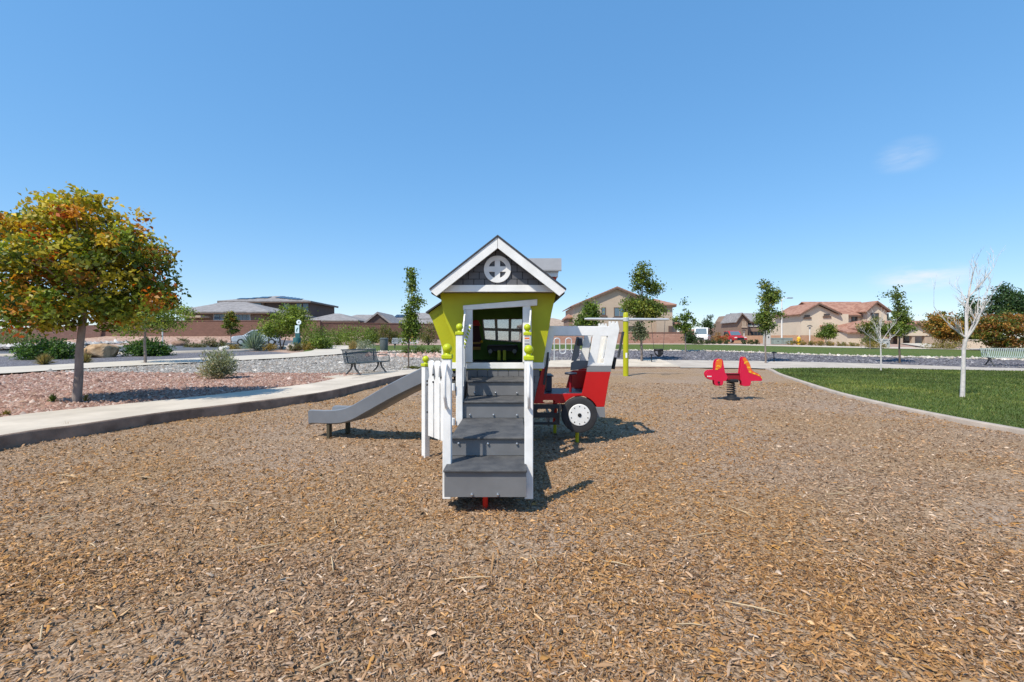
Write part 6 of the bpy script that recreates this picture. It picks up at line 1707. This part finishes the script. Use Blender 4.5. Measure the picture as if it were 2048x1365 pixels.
# shrubs, tufts and bushes
def shrub(name, label, cat, px, d, hw, h, n, leaf, pal, wts, group=None, style='round', yoff=0.0, aspect=0.35, zf=None):
    x = wx(px, d); z0 = zat(x, d) if zf is None else zf
    T = thing(name, label, cat, (x, d, z0), group)
    if style == 'spiky':
        # long blades fanning from the base
        a = vr.random(n) * 2 * np.pi; tl = np.abs(vr.normal(0, 0.55, n)).clip(0, 1.25)
        L = h * vr.uniform(0.65, 1.1, n)
        dirs = np.stack([np.sin(tl) * np.cos(a), np.sin(tl) * np.sin(a), np.cos(tl)], 1)
        b0 = np.stack([x + dirs[:, 0] * hw * .15, d + dirs[:, 1] * hw * .15, np.full(n, z0)], 1)
        side = np.cross(dirs, vr.standard_normal((n, 3))); side /= np.linalg.norm(side, axis=1)[:, None]
        w = leaf * vr.uniform(.7, 1.3, n)[:, None]
        tip = b0 + dirs * L[:, None] * np.array([hw / h, hw / h, 1]) + np.array([0, 0, -0.08 * h]) * tl[:, None] ** 2
        mid = (b0 + tip) / 2 + np.array([0, 0, .06 * h])
        V = np.stack([b0 - side * w * .5, b0 + side * w * .5, mid + side * w * .6, tip, mid - side * w * .6], 1).reshape(-1, 3)
        k = np.arange(n)[:, None] * 5
        cols = pick(pal, wts, n, vr, .15)
        F = np.concatenate([k + np.array([0, 1, 2, 4])], 0); 
        o = mesh_np('leaves', V, np.concatenate([np.concatenate([k + np.array(t) for t in ((0, 1, 2), (0, 2, 4), (4, 2, 3))], 0)], 0), M['leaf'], T, cols=np.repeat(cols, 5, 0))
    else:
        nc = max(8, n // 18)
        dirs = vr.standard_normal((nc, 3)); dirs[:, 2] = np.abs(dirs[:, 2]); dirs /= np.linalg.norm(dirs, axis=1)[:, None]
        r = vr.random(nc) ** .45 * vr.uniform(.85, 1.12, nc)
        cc = np.array([x, d, z0 + h * .12]) + dirs * r[:, None] * np.array([hw, hw * .9, h * .85])
        idx = np.repeat(np.arange(nc), 18)
        C = cc[idx] + vr.standard_normal((len(idx), 3)) * hw * .13
        C[:, 2] = np.maximum(C[:, 2], z0 + 0.02)
        cols = pick(pal, wts, nc, vr, .18)[idx] * (1 + .15 * vr.standard_normal((len(idx), 1)))
        aim = dirs[idx] * np.array([.8, .8, 1]) + np.array([0, 0, .5])
        leaf_mesh(C, leaf, cols, T, 'foliage', aspect=aspect, aim=aim)
        st = MB()
        for q in range(9):
            p = Vector(cc[q % nc]); st.tube([(x + vr.normal(0, .03), d, z0 - .05), (x * .6 + p.x * .4, d * .6 + p.y * .4, z0 + (p.z - z0) * .5), p], [.014 * h, .010 * h, .004], 5, cap=False)
        st.build('stems', M['bark_dark'], T, smooth=True)
    return T
SAGE = [(0.27, 0.30, 0.20), (0.36, 0.385, 0.27), (0.18, 0.205, 0.12), (0.33, 0.26, 0.14)]
shrub('sage_bush', 'grey green sage bush in the gravel beside the pavement', 'shrub', 438, 13.6, 0.52, 1.0, 3600, 0.10, SAGE, [4, 4, 3, 1.5], aspect=0.22)
GR = [(0.055, 0.12, 0.025), (0.085, 0.165, 0.03), (0.035, 0.08, 0.017)]
shrub('leafy_shrub', 'bright green shrub behind the orange leaved tree trunk', 'shrub', 97, 23.5, 1.30, 1.05, 3800, 0.16, GR, [3, 3, 2], aspect=.4)
shrub('leafy_shrub', 'bright green shrub beside the boulder and light green tree', 'shrub', 295, 26.5, 1.20, 0.95, 3400, 0.17, GR, [3, 3, 2], aspect=.4)
shrub('grass_tuft', 'golden grass tuft before the bright green shrub', 'grass tuft', 88, 19.6, .45, .50, 420, .018, [(.30, .22, .08), (.24, .22, .09), (.36, .26, .12)], [1, 1, 1], style='spiky')
shrub('grass_tuft', 'golden grass tuft behind the orange leaved tree trunk', 'grass tuft', 170, 20.5, .42, .45, 380, .018, [(.30, .22, .08), (.24, .22, .09), (.36, .26, .12)], [1, 1, 1], style='spiky')
shrub('weed_tuft', 'small green weed in red gravel left of the tree trunk', 'weed', 106, 8.5, .11, .17, 110, .010, [(.09, .13, .03), (.13, .17, .04)], [1, 1], style='spiky')
shrub('weed_tuft', 'small dry weed at the foot of the tree trunk', 'weed', 172, 8.45, .09, .16, 80, .009, [(.14, .14, .04), (.20, .17, .07)], [1, 1], style='spiky')
shrub('weed_tuft', 'yellowish weed by the pavement edge in red gravel', 'weed', 12, 6.9, .10, .10, 90, .010, [(.32, .22, .06), (.24, .20, .06)], [1, 1], style='spiky')
shrub('dry_weed', 'dry straw weed growing at the kerb foot', 'weed', 137, 6.1, .13, .21, 60, .006, [(.40, .29, .20), (.32, .20, .13)], [1, 1], style='spiky', zf=0.0)
BLUE = [(0.24, 0.32, 0.28), (0.31, 0.39, 0.35), (0.17, 0.24, 0.21)]
shrub('yucca', 'large spiky blue green yucca in front of the silver car', 'yucca', 508, 35, 1.25, 1.55, 620, .055, BLUE, [1, 1, 1], style='spiky')
GOLD = [(0.30, 0.21, 0.045), (0.36, 0.26, 0.07), (0.22, 0.17, 0.04)]
shrub('golden_shrub', 'low golden shrub left of the spiky yucca', 'shrub', 467, 34.5, .62, .50, 900, .12, GOLD, [1, 1, 1])
shrub('golden_shrub', 'low golden shrub right of the spiky yucca', 'shrub', 540, 35.2, .60, .50, 900, .12, GOLD, [1, 1, 1])
shrub('golden_shrub', 'low golden shrub right of the waste station', 'shrub', 612, 35, .58, .62, 900, .12, GOLD, [1, 1, 1])
shrub('grass_tuft', 'straw coloured tuft between the gravel and far bushes', 'grass tuft', 706, 34, .5, .8, 500, .03, [(.40, .30, .14), (.34, .27, .12)], [1, 1], style='spiky')
shrub('grey_shrub', 'silvery round shrub beside the trash bin', 'shrub', 728, 35, .95, .75, 1200, .12, [(.26, .29, .22), (.33, .35, .28)], [1, 1])
BUSH = [(0.14, 0.20, 0.03), (0.19, 0.26, 0.04), (0.095, 0.14, 0.022)]
for px, d, hw, h, lab in ((632, 42, 1.7, 2.35, 'large round green bush behind the waste station'), (640, 36.5, 1.0, 1.25, 'bright green bush right of the waste station'), (676, 50, 1.7, 2.1, 'round green bush left of the gable house wall'), (712, 48, 2.0, 2.2, 'wide green bush behind the dark slatted bench'), (742, 50, 1.1, 2.0, 'narrow green bush behind the trash bin')):
    shrub('leafy_bush', lab, 'bush', px, d, hw, h, 2600, .19, BUSH, [3, 3, 2])
for px, d, hw, h, lab in ((772, 48, 1.0, 2.4, 'olive brown young tree against the brown wall'), (790, 49, .8, 1.7, 'small olive bush beside the young olive tree'), (857, 48, 1.1, 2.6, 'olive green bush left of the toy house')):
    shrub('olive_bush', lab, 'bush', px, d, hw, h, 1900, .16, OLIVE, [3, 3, 2, 2])
for px, d, lab in ((815, 29, 'low green plant beside the slender tree'), (842, 29.5, 'low green plant right of the slender tree'), (869, 30, 'low green plant near the toy house')):
    shrub('low_plant', lab, 'plant', px, d, .50, .52, 800, .11, [(.10, .16, .03), (.14, .19, .04)], [1, 1])
for px, d, hw, h, lab in ((366, 47, .7, .9, 'dusty round shrub on the slope above the road'), (420, 46, .75, .95, 'round dusty green shrub near the yellow green tree'), (447, 40, .5, .7, 'dark red green shrub left of the silver car'), (429, 41, .4, .6, 'small reddish shrub on the road verge'), (590, 34.5, .5, .55, 'dark green plant at the foot of the waste station'), (395, 41, .7, .35, 'low grey shrub on the road verge'), (380, 41.5, .6, .35, 'flat grey shrub beside the low grey shrub')):
    shrub('slope_shrub', lab, 'shrub', px, d, hw, h, 800, .14, [(.14, .14, .06), (.18, .18, .08), (.17, .11, .06)], [1, 1, .6])
shrub('slope_shrub', 'pale green shrub at the left end of the road', 'shrub', 15, 36, 1.7, 1.6, 1900, .18, [(.13, .17, .04), (.18, .22, .06)], [1, 1])
k = 0
for px, d, gold in ((1392, 51, 0), (1403, 51, 0), (1414, 51.5, 0), (1427, 51.5, 0), (1440, 51.5, 0), (1454, 51.5, 0), (1488, 51, 0), (1502, 51, 0), (1513, 51, 0)):
    shrub('edge_shrub', 'small dark green shrub in the row along the far lawn', 'shrub', px, d, .38, .62, 420, .14, [(.06, .085, .03), (.09, .115, .04)], [1, 1], 'small shrubs along the far lawn')
for px, d in ((1584, 50), (1604, 49), (1624, 48.5), (1642, 47), (1661, 46), (1684, 44.5), (1706, 43)):
    shrub('edge_shrub', 'small golden shrub in the row below the beige house', 'shrub', px, d, .55, .5, 420, .14, [(.24, .19, .045), (.17, .17, .05), (.30, .22, .06)], [1, 1, 1], 'golden shrubs below the beige house')
shrub('golden_shrub', 'golden low shrub under the orange brown tree', 'shrub', 1890, 36.2, 1.4, .55, 1100, .14, [(.26, .21, .06), (.20, .18, .05)], [1, 1])
shrub('golden_shrub', 'yellow low shrub by the grey utility cabinet', 'shrub', 1752, 38.5, .9, .6, 800, .14, [(.30, .22, .06), (.22, .18, .05)], [1, 1])
shrub('leafy_bush', 'green bush beside the red garage door', 'bush', 1745, 44, .95, 1.8, 1500, .16, [(.10, .14, .03), (.15, .18, .04)], [1, 1])
shrub('autumn_shrub', 'orange shrub beside the red pickup', 'shrub', 1440, 63, 1.2, 1.6, 900, .2, [(.34, .17, .04), (.26, .15, .05)], [1, 1])
shrub('weed_tuft', 'thin green weeds at the foot of the slender tree', 'weed', 826, 19.2, .55, .14, 500, .012, [(.16, .18, .05), (.22, .21, .07)], [1, 1], style='spiky')

# boulders
def boulder(label, px, d, rx, ry, rz_, cols, seed):
    x = wx(px, d); z0 = zat(x, d)
    bm = bmesh.new(); bmesh.ops.create_icosphere(bm, subdivisions=4, radius=1.0)
    r = np.random.default_rng(seed)
    planes = r.standard_normal((14, 3)); planes /= np.linalg.norm(planes, axis=1)[:, None]
    offs = r.uniform(.62, .95, 14)
    for v in bm.verts:
        p = np.array(v.co)
        for n_, o_ in zip(planes, offs):
            s = p @ n_
            if s > o_: p = p - n_ * (s - o_) * .92
        p = p * (1 + .03 * math.sin(9 * p[0] + 5 * p[2]) + .02 * math.sin(17 * p[1]))
        v.co = (p[0] * rx, p[1] * ry, p[2] * rz_ + rz_ * .55)
    me = bpy.data.meshes.new('boulder'); bm.to_mesh(me); bm.free()
    me.materials.append(cols)
    o = bpy.data.objects.new('boulder', me); o.location = (x, d, z0); COL.objects.link(o)
    return tag(o, label, 'boulder')
rock = mat('rock_tan', (0.30, 0.175, 0.085), 0.9, var=0.25, vscale=3, col2=(0.44, 0.30, 0.18), bump=0.6, bscale=7)
boulder('large tan boulder behind the orange leaved tree', 200, 25, .95, .7, .55, rock, 3)
boulder('flat tan boulder on the slope by the brown wall', 357, 46, .75, .6, .35, mat('rock_brown', (0.26, 0.16, 0.11), 0.9, var=.2, vscale=3, bump=.6, bscale=7), 5)
boulder('pale rock between the golden shrub and the desert tree', 583, 35.5, .45, .4, .35, mat('rock_pale', (0.46, 0.40, 0.36), 0.9, var=.2, vscale=3, bump=.6, bscale=7), 8)
boulder('pale rock left of the golden shrub', 449, 34, .38, .35, .28, mat('rock_white', (0.55, 0.52, 0.48), 0.9, var=.15, vscale=3, bump=.6, bscale=7), 9)
# grey stone apron on the left of the road
n = 2600
x = vr.uniform(-43, -34.5, n); y = vr.uniform(28, 44, n)
kk = (y > 32 + 0.2 * (x + 36)) & (y < 41)
rng = vr
x, y = x[kk], y[kk]
stones('grey_riprap', x, y, Zt(x, y) + 0.06 + 0.4 * np.exp(-((x + 34) / 4) ** 2), vr.uniform(.1, .3, len(x)), pick([(.40, .38, .36), (.48, .46, .44), (.34, .31, .29)], [1, 1, 1], len(x), vr), M['stone'], 'grey stone apron beside the road', 'rocks', flat=.8)
# splinters lying on the chips
vs = MB()
for q in range(26):
    yy = random.uniform(1.6, 4.5); xx = random.uniform(-yy, yy) * 1.05
    if abs(xx) < 0.75 and yy > 3: continue
    a = random.uniform(0, 6.28); L_ = random.uniform(.05, .14)
    p = Vector((xx, yy, float(chip_z(xx, yy)) + .016)); dv = Vector((math.cos(a), math.sin(a), random.uniform(-.05, .08))) * L_
    vs.tube([p - dv, p + Vector((0, 0, .006)), p + dv], [.0025, .004, .002], 5)
o = vs.build('twigs_on_ground', mat('straw', (.48, .36, .22), .8, var=.2)); tag(o, 'pale straw twigs scattered on the wood chips', 'twigs', kind='stuff')
